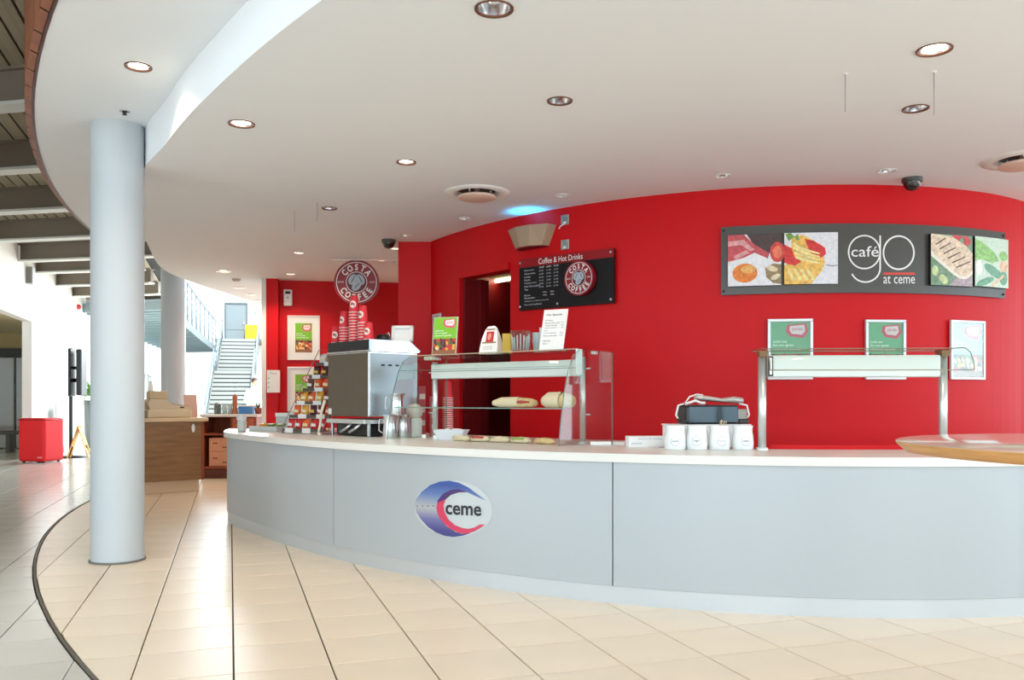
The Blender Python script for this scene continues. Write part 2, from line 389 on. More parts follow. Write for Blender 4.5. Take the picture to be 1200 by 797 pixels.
js.strip([p+Vector((0, 0, .002)) for p in A], [p+Vector((0, 0, .002)) for p in B]); js.strip([p+Vector((0, 0, -.012)) for p in A], [p+Vector((0, 0, .002)) for p in A]); js.strip([p+Vector((0, 0, .002)) for p in B], [p+Vector((0, 0, -.012)) for p in B])
structure(js.build('trim_3', mat('dark joint strip', (88, 80, 66), .5)), 'curved dark strip between the cafe tiles and the hall tiles')

# ------------------------------------------------------------------ columns
def column(c, r, z1):
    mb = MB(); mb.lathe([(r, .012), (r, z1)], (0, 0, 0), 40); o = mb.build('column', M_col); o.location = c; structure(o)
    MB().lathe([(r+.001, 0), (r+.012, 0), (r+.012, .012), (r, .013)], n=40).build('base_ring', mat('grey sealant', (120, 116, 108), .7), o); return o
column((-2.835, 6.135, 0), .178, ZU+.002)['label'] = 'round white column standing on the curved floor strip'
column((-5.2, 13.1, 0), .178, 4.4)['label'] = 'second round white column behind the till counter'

# ------------------------------------------------------------------ red walls
def arc_wall(mb, a0, a1, z0, z1, th=.14, n=None, base=0.0):
    n = n or max(2, int(abs(a1-a0)/.03)); an = [a0+(a1-a0)*k/n for k in range(n+1)]
    f0 = [WALL.at(a)+Vector((0, 0, z0)) for a in an]; f1 = [WALL.at(a)+Vector((0, 0, z1)) for a in an]
    b0 = [WALL.at(a, th)+Vector((0, 0, z0)) for a in an]; b1 = [WALL.at(a, th)+Vector((0, 0, z1)) for a in an]
    mb.strip(f0, f1); mb.strip(b0, b1); mb.strip(f0, b0); mb.strip(f1, b1)
    for i in (0, -1): mb.add([f0[i], f1[i], b1[i], b0[i]], [(0, 1, 2, 3)])
aL, aD0, aD1, aR = WALL.hit(505), WALL.hit(541), WALL.hit(598), 1.35
DOORTOP = 2.36
wb = MB(); arc_wall(wb, aL, aD0, 0, ZL); arc_wall(wb, aD1, aR, 0, ZL); arc_wall(wb, aD0, aD1, DOORTOP, ZL)
pL = WALL.at(aL); wb.box(((pL.x-1.17)/2-.02, pL.y+.075, ZL/2), (1.17+pL.x+.04, .15, ZL))
wall = structure(wb.build('wall_back', M_red), 'curved red wall behind the counter')
# recessed door opening with its frame, side walls and back room
p0, p1 = WALL.at(aD0), WALL.at(aD1)
tx = (p1-p0).normalized(); ny = Vector((-tx.y, tx.x, 0)); dw = (p1-p0).length
def dr(s, b, z): return p0+tx*s+ny*b+Vector((0, 0, z))
arch = MB(); arch.box(dr(-.03, -.012, DOORTOP/2), (.06, .03, DOORTOP), math.atan2(tx.y, tx.x)); arch.box(dr(dw/2-.03, -.012, DOORTOP+.03), (dw+.06, .03, .06), math.atan2(tx.y, tx.x))
structure(arch.build('trim_4', M_red), 'red frame around the doorway behind the counter')
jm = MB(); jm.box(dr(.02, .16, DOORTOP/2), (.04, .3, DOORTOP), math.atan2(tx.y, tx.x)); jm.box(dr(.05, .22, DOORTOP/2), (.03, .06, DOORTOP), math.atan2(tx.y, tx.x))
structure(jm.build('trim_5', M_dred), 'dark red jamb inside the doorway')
room = MB()
for q in ((-1.3, .4, -2.4, 2.9), (-2.4, 2.9, dw+.6, 2.9), (dw+.6, .14, dw+.6, 2.9)):
    room.add([dr(q[0], q[1], 0), dr(q[2], q[3], 0), dr(q[2], q[3], 2.75), dr(q[0], q[1], 2.75)], [(0, 1, 2, 3)])
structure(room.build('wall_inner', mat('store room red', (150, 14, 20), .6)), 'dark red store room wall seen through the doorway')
rc = MB(); rc.add([dr(-1.3, .15, 2.75), dr(dw+.6, .14, 2.75), dr(dw+.6, 2.95, 2.75), dr(-2.4, 2.95, 2.75)], [(0, 1, 2, 3)])
structure(rc.build('ceiling', mat('store ceiling', (176, 160, 92), .8)), 'yellowish ceiling of the store room')
# rear red wall with the till in front
r0, r1 = Vector((-3.27, 12.0, 0)), Vector((-.9, 12.35, 0)); rd = (r1-r0).normalized(); rn = Vector((-rd.y, rd.x, 0)); RZ = math.atan2(rd.y, rd.x)
rw = MB(); mid = (r0+r1)/2+rn*.1; rw.box((mid.x, mid.y, ZL/2), ((r1-r0).length, .2, ZL), RZ)
structure(rw.build('wall_rear', M_red), 'rear red wall with the framed posters')
rw = MB(); q = r0-rd*.08+rn*.04; rw.box((q.x, q.y, ZL/2), (.16, .42, ZL), RZ); structure(rw.build('wall_rear', M_red), 'red end pier of the rear wall')
rw = MB(); q = r0-rd*.19+rn*.06; rw.box((q.x, q.y, ZL/2), (.06, .46, ZL), RZ); structure(rw.build('trim_6', M_white), 'white edge of the rear wall pier')
def RW(x, y, off=0.0):                          # point of the rear wall face at a pixel
    k = (x-600)/F; a = r0-rn*off; t = (a.x-k*a.y)/(k*rd.y-rd.x); p = a+rd*t; return Vector((p.x, p.y, H-(y-HY)/F*p.y))

# ------------------------------------------------------------------ hall: white left wall, timber roof on steel beams
WD = Vector((-.3137, .9495, 0)); WN = Vector((.9495, .3137, 0)); w0 = Vector((-3.88, 0, 0))
def WL(d, z=0, off=0): return w0+WD*(d/.9495)+WN*off+Vector((0, 0, z))
ZW = 4.0
wl = MB()
def wl_box(d0, d1, z0, z1, th=.17):
    a, b = WL(d0, z0, 0), WL(d1, z0, 0); c = (a+b)/2-WN*th/2; wl.box((c.x, c.y, (z0+z1)/2), (th, (b-a).length, z1-z0), math.atan2(WD.y, WD.x)-PI/2)
wl_box(4, 12.2, 0, ZW); wl_box(12.2, 16.7, 2.69, ZW); wl_box(16.7, 24.5, 0, ZW)
structure(wl.build('wall_left', M_white), 'white hall wall with a wide opening')
RS = .155; roof = MB(); ca = WL(0, 4.05, -.3)
roof.add([WL(-4, 4.06, -.4), WL(22.6, 4.06, -.4), WL(22.6, 4.06, 2.2), WL(12, 4.06, 3.3), WL(8, 4.06, 9), WL(-4, 4.06, 14)], [(0, 1, 2, 3, 4, 5)])  # near end widened out of view to block sun from the floor
roof = structure(roof.build('roof', mat('roof gap', (30, 28, 24), .9)), 'timber deck roof of the hall on steel beams')
pm = MB().box((0, 0, 0), (RS-.022, 1.0, .03)).build('plank', M_deck, roof)
for k in range(26):
    o = pm if k == 0 else pm.copy()
    if k: COL.objects.link(o); o.parent = roof
    long = k < 15; c = WL(9.3 if long else 4.5, 4.03, -.2+RS*k); o.location = c; o.rotation_euler = (0, 0, math.atan2(WD.y, WD.x)-PI/2); o.scale = (1, 27.5 if long else 18, 1)
bd = Vector((.9790, -.2039, 0)).normalized(); BZ = math.atan2(bd.y, bd.x)
bprof = None
for k in range(9):
    d = 6.45+1.96*k
    if k == 0:
        b = MB(); b.box((0, 0, .17), (4.4, .09, .27), 0, 0); b.box((0, 0, .015), (4.4, .2, .03), 0, 1); b.box((0, 0, .315), (4.4, .2, .02), 0, 0); bprof = b.build('beam', [M_beam, M_flange], roof); o = bprof
    else: o = bprof.copy(); COL.objects.link(o); o.parent = roof
    c = WL(d+.35, 3.69, 1.95 if k < 5 else 1.0); o.location = c; o.scale = (1 if k < 5 else .56, 1, 1); o.rotation_euler = (0, -.0, BZ)
# ------------------------------------------------------------------ the round counter
def fine_sheet(mb, poly, fn, off, mi=0, step=8.0):     # outline filled with small triangles so that it follows a curved surface
    bm = bmesh.new(); bm.faces.new([bm.verts.new((p[0], p[1], 0)) for p in poly]); bmesh.ops.triangulate(bm, faces=bm.faces[:])
    for _ in range(6):
        le = [e for e in bm.edges if e.calc_length() > step]
        if not le: break
        bmesh.ops.subdivide_edges(bm, edges=le, cuts=1); bmesh.ops.triangulate(bm, faces=[f for f in bm.faces if len(f.verts) > 3])
    bm.verts.index_update(); mb.add([fn(v.co.x, v.co.y, off) for v in bm.verts], [[v.index for v in f.verts] for f in bm.faces], mi); bm.free()
def arc_solid(mb, curve, a0, a1, i0, i1, z0, z1, mi=0, n=None):
    n = n or max(3, int(abs(a1-a0)/.02)); an = [a0+(a1-a0)*k/n for k in range(n+1)]
    q = [[curve.at(a, i)+Vector((0, 0, z)) for a in an] for i, z in ((i0, z0), (i0, z1), (i1, z1), (i1, z0))]
    for k in range(4): mb.strip(q[k], q[(k+1) % 4], mi)
    for e in (0, -1): mb.add([r[e] for r in q], [(0, 1, 2, 3)], mi)
    return mb
aP = [COUNTER.hit(263), COUNTER.hit(391), COUNTER.hit(718), .42, .9]
aTop0, aStep = aP[0]-.14, COUNTER.hit(735, .6)
counter = tag(arc_solid(MB(), COUNTER, aP[0]+.004, aP[-1], .03, .6, .0, ZT-TH).build('service_counter', mat('carcass board', (150, 150, 148), .6)), 'long curved pale grey counter under the white worktop', 'counter')
for k in range(4):
    arc_solid(MB(), COUNTER, aP[k]+(.0006 if k else 0), aP[k+1]-.0006, 0, .028, .102, ZT-TH).build('front_panel', M_panel, counter)
arc_solid(MB(), COUNTER, aP[0]+.006, aP[-1], .01, .03, 0, .099).build('kickboard', M_kick, counter, label='brighter brushed plinth strip')
up_ = arc_solid(MB(), COUNTER, COUNTER.hit(903, .7), aP[-1], .70, .73, 0, ZT+.026).build('upstand', M_red)
wt = MB(); arc_solid(wt, COUNTER, aTop0, aStep, -.03, 1.5, ZT-TH, ZT); arc_solid(wt, COUNTER, aStep, aP[-1], -.03, .69, ZT-TH, ZT)
tag(wt.build('worktop', M_top), 'white worktop running along the whole curved counter', 'worktop')
bk = MB(); arc_solid(bk, COUNTER, aTop0+.15, aStep, 1.35, 1.45, 0, ZT-TH); tag(bk.build('back_carcass', M_dred), 'dark red cabinet backs under the deep left part of the worktop', 'cabinet')

tag(up_, 'low red upstand along the back edge of the right worktop', 'upstand')
# emblem on the middle panel, outlines in image columns and rows, laid on the panel
def EM(x, y, off=0): return COUNTER.pix(470+x*.11295, 550+y*.11295, off)
emb = thing('emblem', 'oval blue and crimson emblem on the counter front', 'emblem', COUNTER.pix(531, 596))
def wchild(mb, name, m, par, **k):              # a part given in world coordinates under an unrotated or rotated root
    o = mb.build(name, m, par, **k); bpy.context.view_layer.update(); o.matrix_parent_inverse = par.matrix_world.inverted(); return o
m = MB(); fine_sheet(m, ell(545, 408, 407, 290, 48, rot=.10), EM, .0015, step=50); wchild(m, 'plate', mat('emblem grey', (194, 201, 203), .35), emb)
Mb = mat('emblem blue', (60, 84, 150), .35)
nt = Mb.node_tree; tc = nt.nodes.new('ShaderNodeTexCoord'); sx = nt.nodes.new('ShaderNodeSeparateXYZ'); mr = nt.nodes.new('ShaderNodeMapRange'); cr = nt.nodes.new('ShaderNodeValToRGB')
z1, z0 = EM(400, 118).z, EM(400, 700).z; mr.inputs['From Min'].default_value = z0; mr.inputs['From Max'].default_value = z1
for pos, c in ((.5, (176, 178, 178)), (.75, (96, 124, 176)), (.92, (62, 84, 152)), (.3, (112, 112, 160)), (.12, (66, 68, 132))):
    e = cr.color_ramp.elements.new(pos); e.color = (*lin(c), 1)
cr.color_ramp.elements[0].color = (*lin((54, 60, 120)), 1); cr.color_ramp.elements[-1].color = (*lin((54, 84, 158)), 1)
nt.links.new(tc.outputs['Object'], sx.inputs[0]); nt.links.new(sx.outputs['Z'], mr.inputs['Value']); nt.links.new(mr.outputs[0], cr.inputs[0]); nt.links.new(cr.outputs[0], nt.nodes['Principled BSDF'].inputs['Base Color'])
blue = [(880, 325), (800, 265), (700, 190), (600, 140), (500, 118), (400, 128), (300, 165), (215, 230), (155, 310), (138, 380), (160, 450), (210, 525), (280, 600), (360, 655), (450, 690), (540, 702), (640, 690), (720, 665), (620, 668), (560, 648), (470, 590), (400, 500), (368, 410), (380, 320), (440, 250), (520, 212), (600, 205), (680, 235), (780, 282)]
red = [(680, 235), (600, 205), (520, 212), (440, 250), (380, 320), (365, 400), (385, 480), (440, 560), (520, 625), (610, 665), (690, 668), (760, 645), (820, 610), (870, 575), (820, 572), (760, 605), (700, 618), (640, 612), (560, 580), (490, 520), (450, 440), (440, 370), (465, 310), (520, 265), (600, 240), (680, 238)]
m = MB(); fine_sheet(m, blue, EM, .0025, step=50); wchild(m, 'blue_crescent', Mb, emb, label='blue to silver crescent')
m = MB(); fine_sheet(m, [red[i] for i in (5, 6, 7, 8, 9, 10, 11, 12, 13, 14, 15, 16, 17, 18, 19, 20, 21, 22)]+[(375, 350)], EM, .0033, step=50); wchild(m, 'red_crescent', mat('emblem crimson', (206, 58, 92), .35), emb, label='crimson lower crescent')
m = MB(); fine_sheet(m, red[:5]+[(375, 350), red[22], red[23], red[24], red[25]], EM, .0033, step=50); wchild(m, 'purple_crescent', mat('emblem purple', (72, 44, 108), .35), emb, label='purple upper crescent')
m = MB(); text(m, 'ceme', (0, 0, 1, 1), lambda u, v, off=0: EM(460+372*u, 366+104*v+18*u, off), .0042, bold=.022)
for x in (168, 224, 280, 335): fine_sheet(m, ell(x, 382, 7, 7, 8), EM, .0042, step=50)
wchild(m, 'lettering', mat('emblem ink', (38, 38, 46), .5), emb, kind='stuff')

# ------------------------------------------------------------------ coffee machine with cup stacks
A = Vector((-1.15, 6.85, ZT)); RZM = math.atan2(.67, .743)
cm = thing('espresso_machine', 'large boxy steel coffee machine standing on the counter', 'coffee machine', A, RZM)
def AM(x, y, z): return A + Matrix.Rotation(RZM, 3, 'Z') @ Vector((x, y, z))
M_side = mat('machine shaded steel', (108, 98, 82), .42, metal=.55, noise=(300, .12, (1, 1, .03)))  # steel darkened to brown-grey, the shade of the back put into its colour
MB().bbox((.24, .32, .43), (.48, .64, .53), .006).build('body', [M_steel], cm)
MB().bbox((-.002, .32, .425), (.006, .625, .515), .002).build('back_panel', M_side, cm, label='steel panel facing the counter front, shade painted in dull brown-grey')
MB().bbox((.24, -.003, .43), (.455, .008, .50), .002).build('end_panel', mat('pale steel', (166, 178, 186), .4, metal=.75), cm, label='pale steel end panel')
MB().bbox((.24, .32, .70), (.5, .66, .012), .003).build('top_rim', M_chrome, cm)
c = MB(); prof = [(-.0, .706), (.0, .79), (.40, .79), (.51, .706)]
c.add([(x, y, z) for y in (-.005, .645) for x, z in prof], [(0, 1, 2, 3), (7, 6, 5, 4), (0, 3, 7, 4), (1, 5, 6, 2), (2, 6, 7, 3)], 0); c.add([(x, y, z) for y in (-.005, .645) for x, z in prof[:2]], [(0, 1, 3, 2)], 1)
c.build('top_cap', [mat('cap steel', (186, 204, 216), .25, metal=.7), M_black], cm)
MB().bbox((.2, .32, .125), (.46, .60, .035), .004).build('base_shelf', M_alu, cm)
for x, y in ((.02, .03), (.02, .60), (.42, .03), (.42, .60)): MB().bbox((x, y, .054), (.022, .022, .108), .003).build('leg', M_steel, cm)
MB().bbox((.23, .33, .055), (.36, .52, .10), .01).build('drip_unit', M_black, cm, label='black unit between the legs')
for y in (.2, .34): MB().tube([(.05, y, .1), (.02, y+.05, .06), (.015, y+.12, .035)], .012).build('handle', M_chrome, cm)
for x in (.13, .2, .27): MB().bbox((x, -.007, .585), (.035, .004, .014), .001).build('vent_slot', M_black, cm)
MB().bbox((-.005, .6, .205), (.004, .05, .05), .001).build('sticker', M_paper, cm)
c = MB(); c.tube([AM(-.02, .66, .30), AM(-.03, .70, .2), AM(-.02, .74, .08), AM(-.05, .72, .012), AM(-.09, .62, .012)], .012, 8); tag(c.build('hose', mat('cream hose', (222, 214, 196), .5)), 'cream hose curving down beside the coffee machine', 'hose')
# cups: upside down, nested
M_cup = mat('cup red', (214, 44, 56), .5); M_rim = mat('cup rim', (242, 238, 232), .5); M_mark = mat('cup mark', (236, 222, 214), .5)
def cup_proto():
    c = MB(); c.lathe([(.0455, .001), (.0455, .006), (.043, .0065)], n=20, mi=1); c.lathe([(.0425, .0065), (.031, .142), (.0285, .145), (.028, .14), (.0001, .1395)], n=20, mi=0)
    o = c.build('paper_cup', [M_cup, M_rim]); return o
cup0 = cup_proto(); cup_used = [False]
def cup_print(par, ang):                        # round pale mark on the upright side of the cup
    c = MB()
    def f(u, v, off): 
        z = .07-.03*v; r = .0425-(.0115)*(z-.0065)/.1355+off; a = ang+u*.03/r; return Vector((r*math.cos(a), r*math.sin(a), z))
    fine_sheet(c, ell(0, 0, 1, 1, 18), f, .0006, step=.6); d = c.build('round_print', M_mark, par)
    c = MB(); fine_sheet(c, ell(-.25, -.1, .3, .5, 10, rot=.4), f, .0011, 0, step=.6); fine_sheet(c, ell(.3, .05, .28, .5, 10, rot=-.5), f, .0011, 0, step=.6); c.build('bean', mat('cup brown', (150, 72, 66), .5), d)
def cup_at(p, label, group=None, prn=None):
    o = cup0 if not cup_used[0] else cup0.copy()
    if cup_used[0]: COL.objects.link(o)
    for ch in list(o.children): pass
    cup_used[0] = True
    o.location = p; tag(o, label, 'paper cup', group)
    if group is None and 'group' in o: del o['group']
    if prn is not None: cup_print(o, prn)
    return o
SN = ['', 'stack right of the tallest one', 'tallest stack', 'stack left of the tallest one', '']
stacks = [(.062, .096, 1, 'lone red paper cup upside down nearest the machine corner'), (.07, .195, 7, 'top red cup of the stack right of the tallest one'),
          (.07, .334, 11, 'topmost red cup of the tallest stack on the coffee machine'), (.07, .491, 6, 'top red cup of the stack left of the tallest one'), (.07, .624, 1, 'lone red paper cup upside down at the left end of the machine')]
for (x, y, n, lab), sn in zip(stacks, SN):
    p = AM(x, y, .79)
    for k in range(n):
        top = k == n-1
        cup_at((p.x, p.y, p.z+.024*k), lab if top else 'red cup rim, '+ORD[n-2-k]+' below the top cup of the '+sn, None if top else 'nested cups of the '+sn, -1.75+random.uniform(-.5, .3) if top else None)
b = AM(.40, .11, .79); t = thing('picture_stand', 'small white tilted frame on top of the coffee machine', 'frame', b, -.12)
fr = Matrix.Rotation(-.18, 3, 'X')
for c_, d_ in (((-.08, 0, .07), (.025, .035, .14)), ((.08, 0, .07), (.025, .035, .14)), ((0, 0, .0125), (.185, .035, .025)), ((0, 0, .127), (.185, .035, .026))): 
    MB().bbox(fr @ Vector(c_), d_, .003, M=fr).build('rail', M_plastic, t)
MB().bbox(fr @ Vector((0, .012, .065)), (.15, .006, .11), .001, M=fr).build('card', M_paper, t)
b = AM(.13, .2, .79); t = MB().lathe([(.0001, 0), (.055, 0), (.062, .02), (.058, .05), (.04, .062), (.0001, .066)], n=20).tube([(.03, -.02, .055), (.05, -.04, .075), (.062, -.05, .05)], .004, 6, 1).build('tamper_pot', [M_black, M_plastic]); t.location = AM(.27, .2, .79); tag(t, 'black rounded pot beside the white frame on the coffee machine', 'pot')

# ------------------------------------------------------------------ milk jugs and dispenser
M_jug = mat('jug steel', (226, 228, 230), .2, metal=.9)
jug = thing('milk_jug', '', 'jug')
MB().lathe([(.0001, 0), (.058, 0), (.06, .006), (.052, .10), (.05, .17), (.053, .176), (.049, .174), (.047, .1), (.055, .01), (.0001, .008)], n=24).build('body', M_jug, jug)
MB().tube([(-.052, 0, .15), (-.085, 0, .145), (-.088, 0, .06), (-.056, 0, .04)], .005, 6).build('handle', M_chrome, jug)
MB().add([(.045, -.02, .172), (.072, 0, .18), (.045, .02, .172), (.05, 0, .13)], [(0, 1, 3), (1, 2, 3)]).build('spout', M_chrome, jug)
p = P(457, 513.3, ZT); put(jug, p, .3, 'left lower steel milk jug beside the coffee machine')
put(dup(jug), P(472, 512.6, ZT), -1.6, 'right lower steel milk jug beside the white dispenser')
q = (P(457, 513.3, ZT)*.5+P(472, 512.6, ZT)*.5); put(dup(jug), (q.x, q.y, ZT+.177), .2, 'steel milk jug balanced on top of two others')
t = thing('dispenser', 'white dispenser with a round ball head on a square base', 'dispenser', P(486, 511.9, ZT), .5)
MB().bbox((0, 0, .077), (.095, .095, .154), .01, seg=2).build('base', M_plastic, t); MB().ball((0, 0, .205), .068, 20).build('ball_head', mat('ivory plastic', (232, 226, 214), .4), t); MB().lathe([(.035, .154), (.03, .17)], n=16).build('collar', M_plastic, t)

# ------------------------------------------------------------------ glass display case
FL, FR = Vector((-.95, 6.5, ZT)), Vector((.305, 5.55, ZT)); LX = (FR-FL).length; ex = (FR-FL)/LX; RZC = math.atan2(ex.y, ex.x)
case = thing('display_case', 'curved glass display case with end panels, posts and a light bar', 'display case', FL, RZC)
pf = [(0, .001), (.02, .15), (.06, .35), (.12, .52), (.17, .60), (.25, .64)]
def CW(x, y, z): return FL + Matrix.Rotation(RZC, 3, 'Z') @ Vector((x, y, z))
for x in (0.0, LX):
    o2 = pf+[(.68, .64), (.68, .001)]; n = len(o2); mb = MB()
    mb.add([(x-.004, y, z) for y, z in o2]+[(x+.004, y, z) for y, z in o2], [tuple(range(n)), tuple(reversed(range(n, 2*n)))], 0)
    mb.add([(x-.004, y, z) for y, z in o2]+[(x+.004, y, z) for y, z in o2], [(i, (i+1) % n, n+(i+1) % n, n+i) for i in range(n)], 1)
    mb.build('end_panel', [M_glass, M_gedge], case)
mb = MB(); vis = [(.12, .53), (.15, .578), (.19, .615), (.25, .641)]
mb.strip([(.01, y-.006, z) for y, z in vis], [(LX-.01, y-.006, z) for y, z in vis], 0, True); mb.box((LX/2, vis[0][0]-.006, vis[0][1]-.004), (LX-.02, .007, .003), 0, 1); mb.build('visor', [M_glass, M_gedge], case)
mb = MB(); mb.box((LX/2, .462, .646), (LX-.02, .43, .007)); mb.box((LX/2, .2455, .646), (LX-.02, .003, .0075), 0, 1); mb.build('top_pane', [M_glass, mat('top edge beige', (176, 160, 136), .3)], case)  # front edge of the pane tinted beige
for x in (.1, LX-.09): 
    MB().tube([(x, .43, 0), (x, .43, .60)], .021, 14).lathe([(.032, 0), (.032, .008), (.021, .012)], (x, .43, 0), 14).build('post', M_alu, case)
    for z in (.2, .52): MB().tube([(x+(.02 if x > 1 else -.02), .43, z), (x+(.065 if x > 1 else -.065), .43, z)], .007, 8).build('clamp', M_chrome, case)
lb = MB().bbox((LX/2, .43, .525), (LX-.19, .09, .115), .006).build('light_bar', mat('pale light bar', (214, 222, 218), .4), case, label='pale boxy light bar')
MB().box((LX/2, .384, .525), (LX-.2, .002, .004)).build('groove', mat('groove', (110, 116, 114), .6), lb)
mb = MB(); mb.box((LX/2, .26, .244), (LX-.03, .40, .007)); mb.box((LX/2, .0595, .244), (LX-.03, .002, .0075), 0, 1); mb.build('shelf', [M_glass, mat('shelf edge', (120, 150, 138), .2)], case)
MB().bbox((LX-.012, .26, .56), (.004, .075, .17), .001).build('notice', M_paper, case, label='white paper strip stuck to the right end glass')
for x in (.05, LX-.05): MB().bbox((x, .52, .632), (.03, .05, .022), .004).build('bracket', M_alu, case)
MB().bbox((.16, .3, .625), (.08, .06, .03), .008).build('clip', mat('clear clip', (205, 205, 190), .15), case)

# contents of the case
M_bread = mat('baguette crust', (206, 178, 128), .7, noise=(30, .2)); M_wrap = mat('paper wrap', (216, 203, 168), .6); M_ham = mat('ham', (176, 70, 66), .6); M_leaf = mat('salad leaf', (150, 170, 90), .6)
def baguette(loc, L, r, rz, label, filled=True):
    t = thing('baguette', label, 'bread', loc, rz); mb = MB()
    xs = [-.5, -.46, -.36, -.2, 0, .2, .36, .46, .5]; rs = [.15, .55, .85, 1, .95, 1, .85, .55, .15]
    mb.tube([(L*x, 0, r*.78) for x in xs], [r*q for q in rs], 14); mb.v = [(x, y*1.15, z if z > .004 else .004) for x, y, z in mb.v]; mb.build('loaf', M_bread, t)
    w = MB(); w.tube([(L*x, 0, r*.80) for x in (-.49, -.3, -.1, .12)], [r*q for q in (.5, 1.06, 1.08, 1.1)], 14, caps=False); w.v = [(x, y*1.17, z if z > .002 else .002) for x, y, z in w.v]; w.build('wrapper', M_wrap, t)
    if filled: MB().tube([(L*.05, -r*.9, r*.9), (L*.2, -r*1.1, r*1.0), (L*.38, -r*.9, r*.95)], [r*.2, r*.3, r*.15], 8).build('filling', M_ham, t)
zs = ZT+.244+.0035
q = CW(1.03, .25, 0); baguette((q.x, q.y, zs), .38, .04, RZC+.05, 'long wrapped baguette lying on the glass shelf, the left one')
q = CW(1.425, .22, 0); baguette((q.x, q.y, zs), .25, .058, RZC+.1, 'fatter wrapped baguette on the glass shelf by the right end panel', False)
for k, (x, m, lab) in enumerate([(.62, M_wrap, 'cream paper wrapped roll on the worktop, first from the white dish'), (.80, M_ham, 'pinkish filled roll on the worktop inside the case'), (.98, M_wrap, 'cream wrapped roll in the middle of the row inside the case'), (1.16, M_leaf, 'greenish salad roll on the worktop inside the case'), (1.36, M_bread, 'flat bread roll on the worktop against the right end panel')]):
    q = CW(x, .14, 0); t = thing('sandwich_roll', lab, 'sandwich', (q.x, q.y, ZT), RZC)
    mb = MB(); mb.tube([(-.085, 0, .02), (-.06, 0, .022), (0, 0, .024), (.06, 0, .022), (.085, 0, .02)], [.006, .02, .0235, .02, .006], 10); mb.v = [(a, b*1.7, max(c_, .001)) for a, b, c_ in mb.v]; mb.build('roll', M_wrap if m is not M_bread else M_bread, t)
    mb = MB(); mb.tube([(-.05, -.025, .03), (0, -.03, .034), (.05, -.025, .03)], .011, 8); mb.build('filling', m, t)
t = thing('serving_dish', 'white flared rectangular dish at the left end of the case', 'dish', P(529, 515, ZT), -.25)
mb = MB(); B_, T_, I_ = (.085, .05), (.125, .075), (.115, .066)
rr = lambda s, z: [(-s[0], -s[1], z), (s[0], -s[1], z), (s[0], s[1], z), (-s[0], s[1], z)]
mb.add(rr(B_, 0)+rr(T_, .075)+rr(I_, .075)+rr((.078, .044), .012), [(3, 2, 1, 0)]+[(i, (i+1) % 4, 4+(i+1) % 4, 4+i) for i in range(4)]+[(4+i, 4+(i+1) % 4, 8+(i+1) % 4, 8+i) for i in range(4)]+[(8+i, 8+(i+1) % 4, 12+(i+1) % 4, 12+i) for i in range(4)]+[(12, 13, 14, 15)]); mb.build('bowl', mat('dish white', (222, 226, 232), .3), t)
for i, (x, y) in enumerate(((-.03, 0), (.02, .02), (.06, -.015))): 
    o = MB().lathe([(.0001, 0), (.018, 0), (.022, .07), (.0001, .071)], n=12).build('milk_pot', M_plastic); o.location = P(529, 515, ZT)+Matrix.Rotation(-.25, 3, 'Z') @ Vector((x, y, .0125)); tag(o, ['left', 'middle', 'right'][i]+' tiny white milk pot standing in the flared dish', 'milk pot', 'milk pots in the dish')
for i, (x, y, lab) in enumerate(((510.5, 515, 'small white cube left of the flared dish'), (497, 514, 'small white tub behind the left post of the case'))):
    o = MB().bbox((0, 0, .016), (.034, .034, .032), .006, seg=2).build('white_tub', M_plastic); o.location = P(x, y, ZT); tag(o, lab, 'tub')
p = Vector((-.536, 7.15, ZT))
for k in range(19):
    cup_at((p.x, p.y, ZT+.0175*k), 'red paper cup on top of the tall stack behind the display case' if k == 18 else 'red cup rim, '+ORD[17-k]+' below the top cup of the tall stack behind the case', None if k == 18 else 'nested cups behind the glass case')
for k, (x, d, h, lab) in enumerate(((494, 7.36, .42, 'pink and white carton standing left of the case post'), (508.5, 7.1, .33, 'shorter pink carton standing right of the case post'))):
    q = D(x, 500, d); t = thing('carton', lab, 'carton', (q.x, q.y, ZT), .3); MB().bbox((0, 0, h/2), (.06, .07, h), .003).build('box', mat('carton pink', (198, 92, 100), .6), t)
    for j in range(3): MB().bbox((0, -.036, h*(.25+.27*j)), (.05, .002, h*.11), .0005).build('label_panel', M_paper, t)

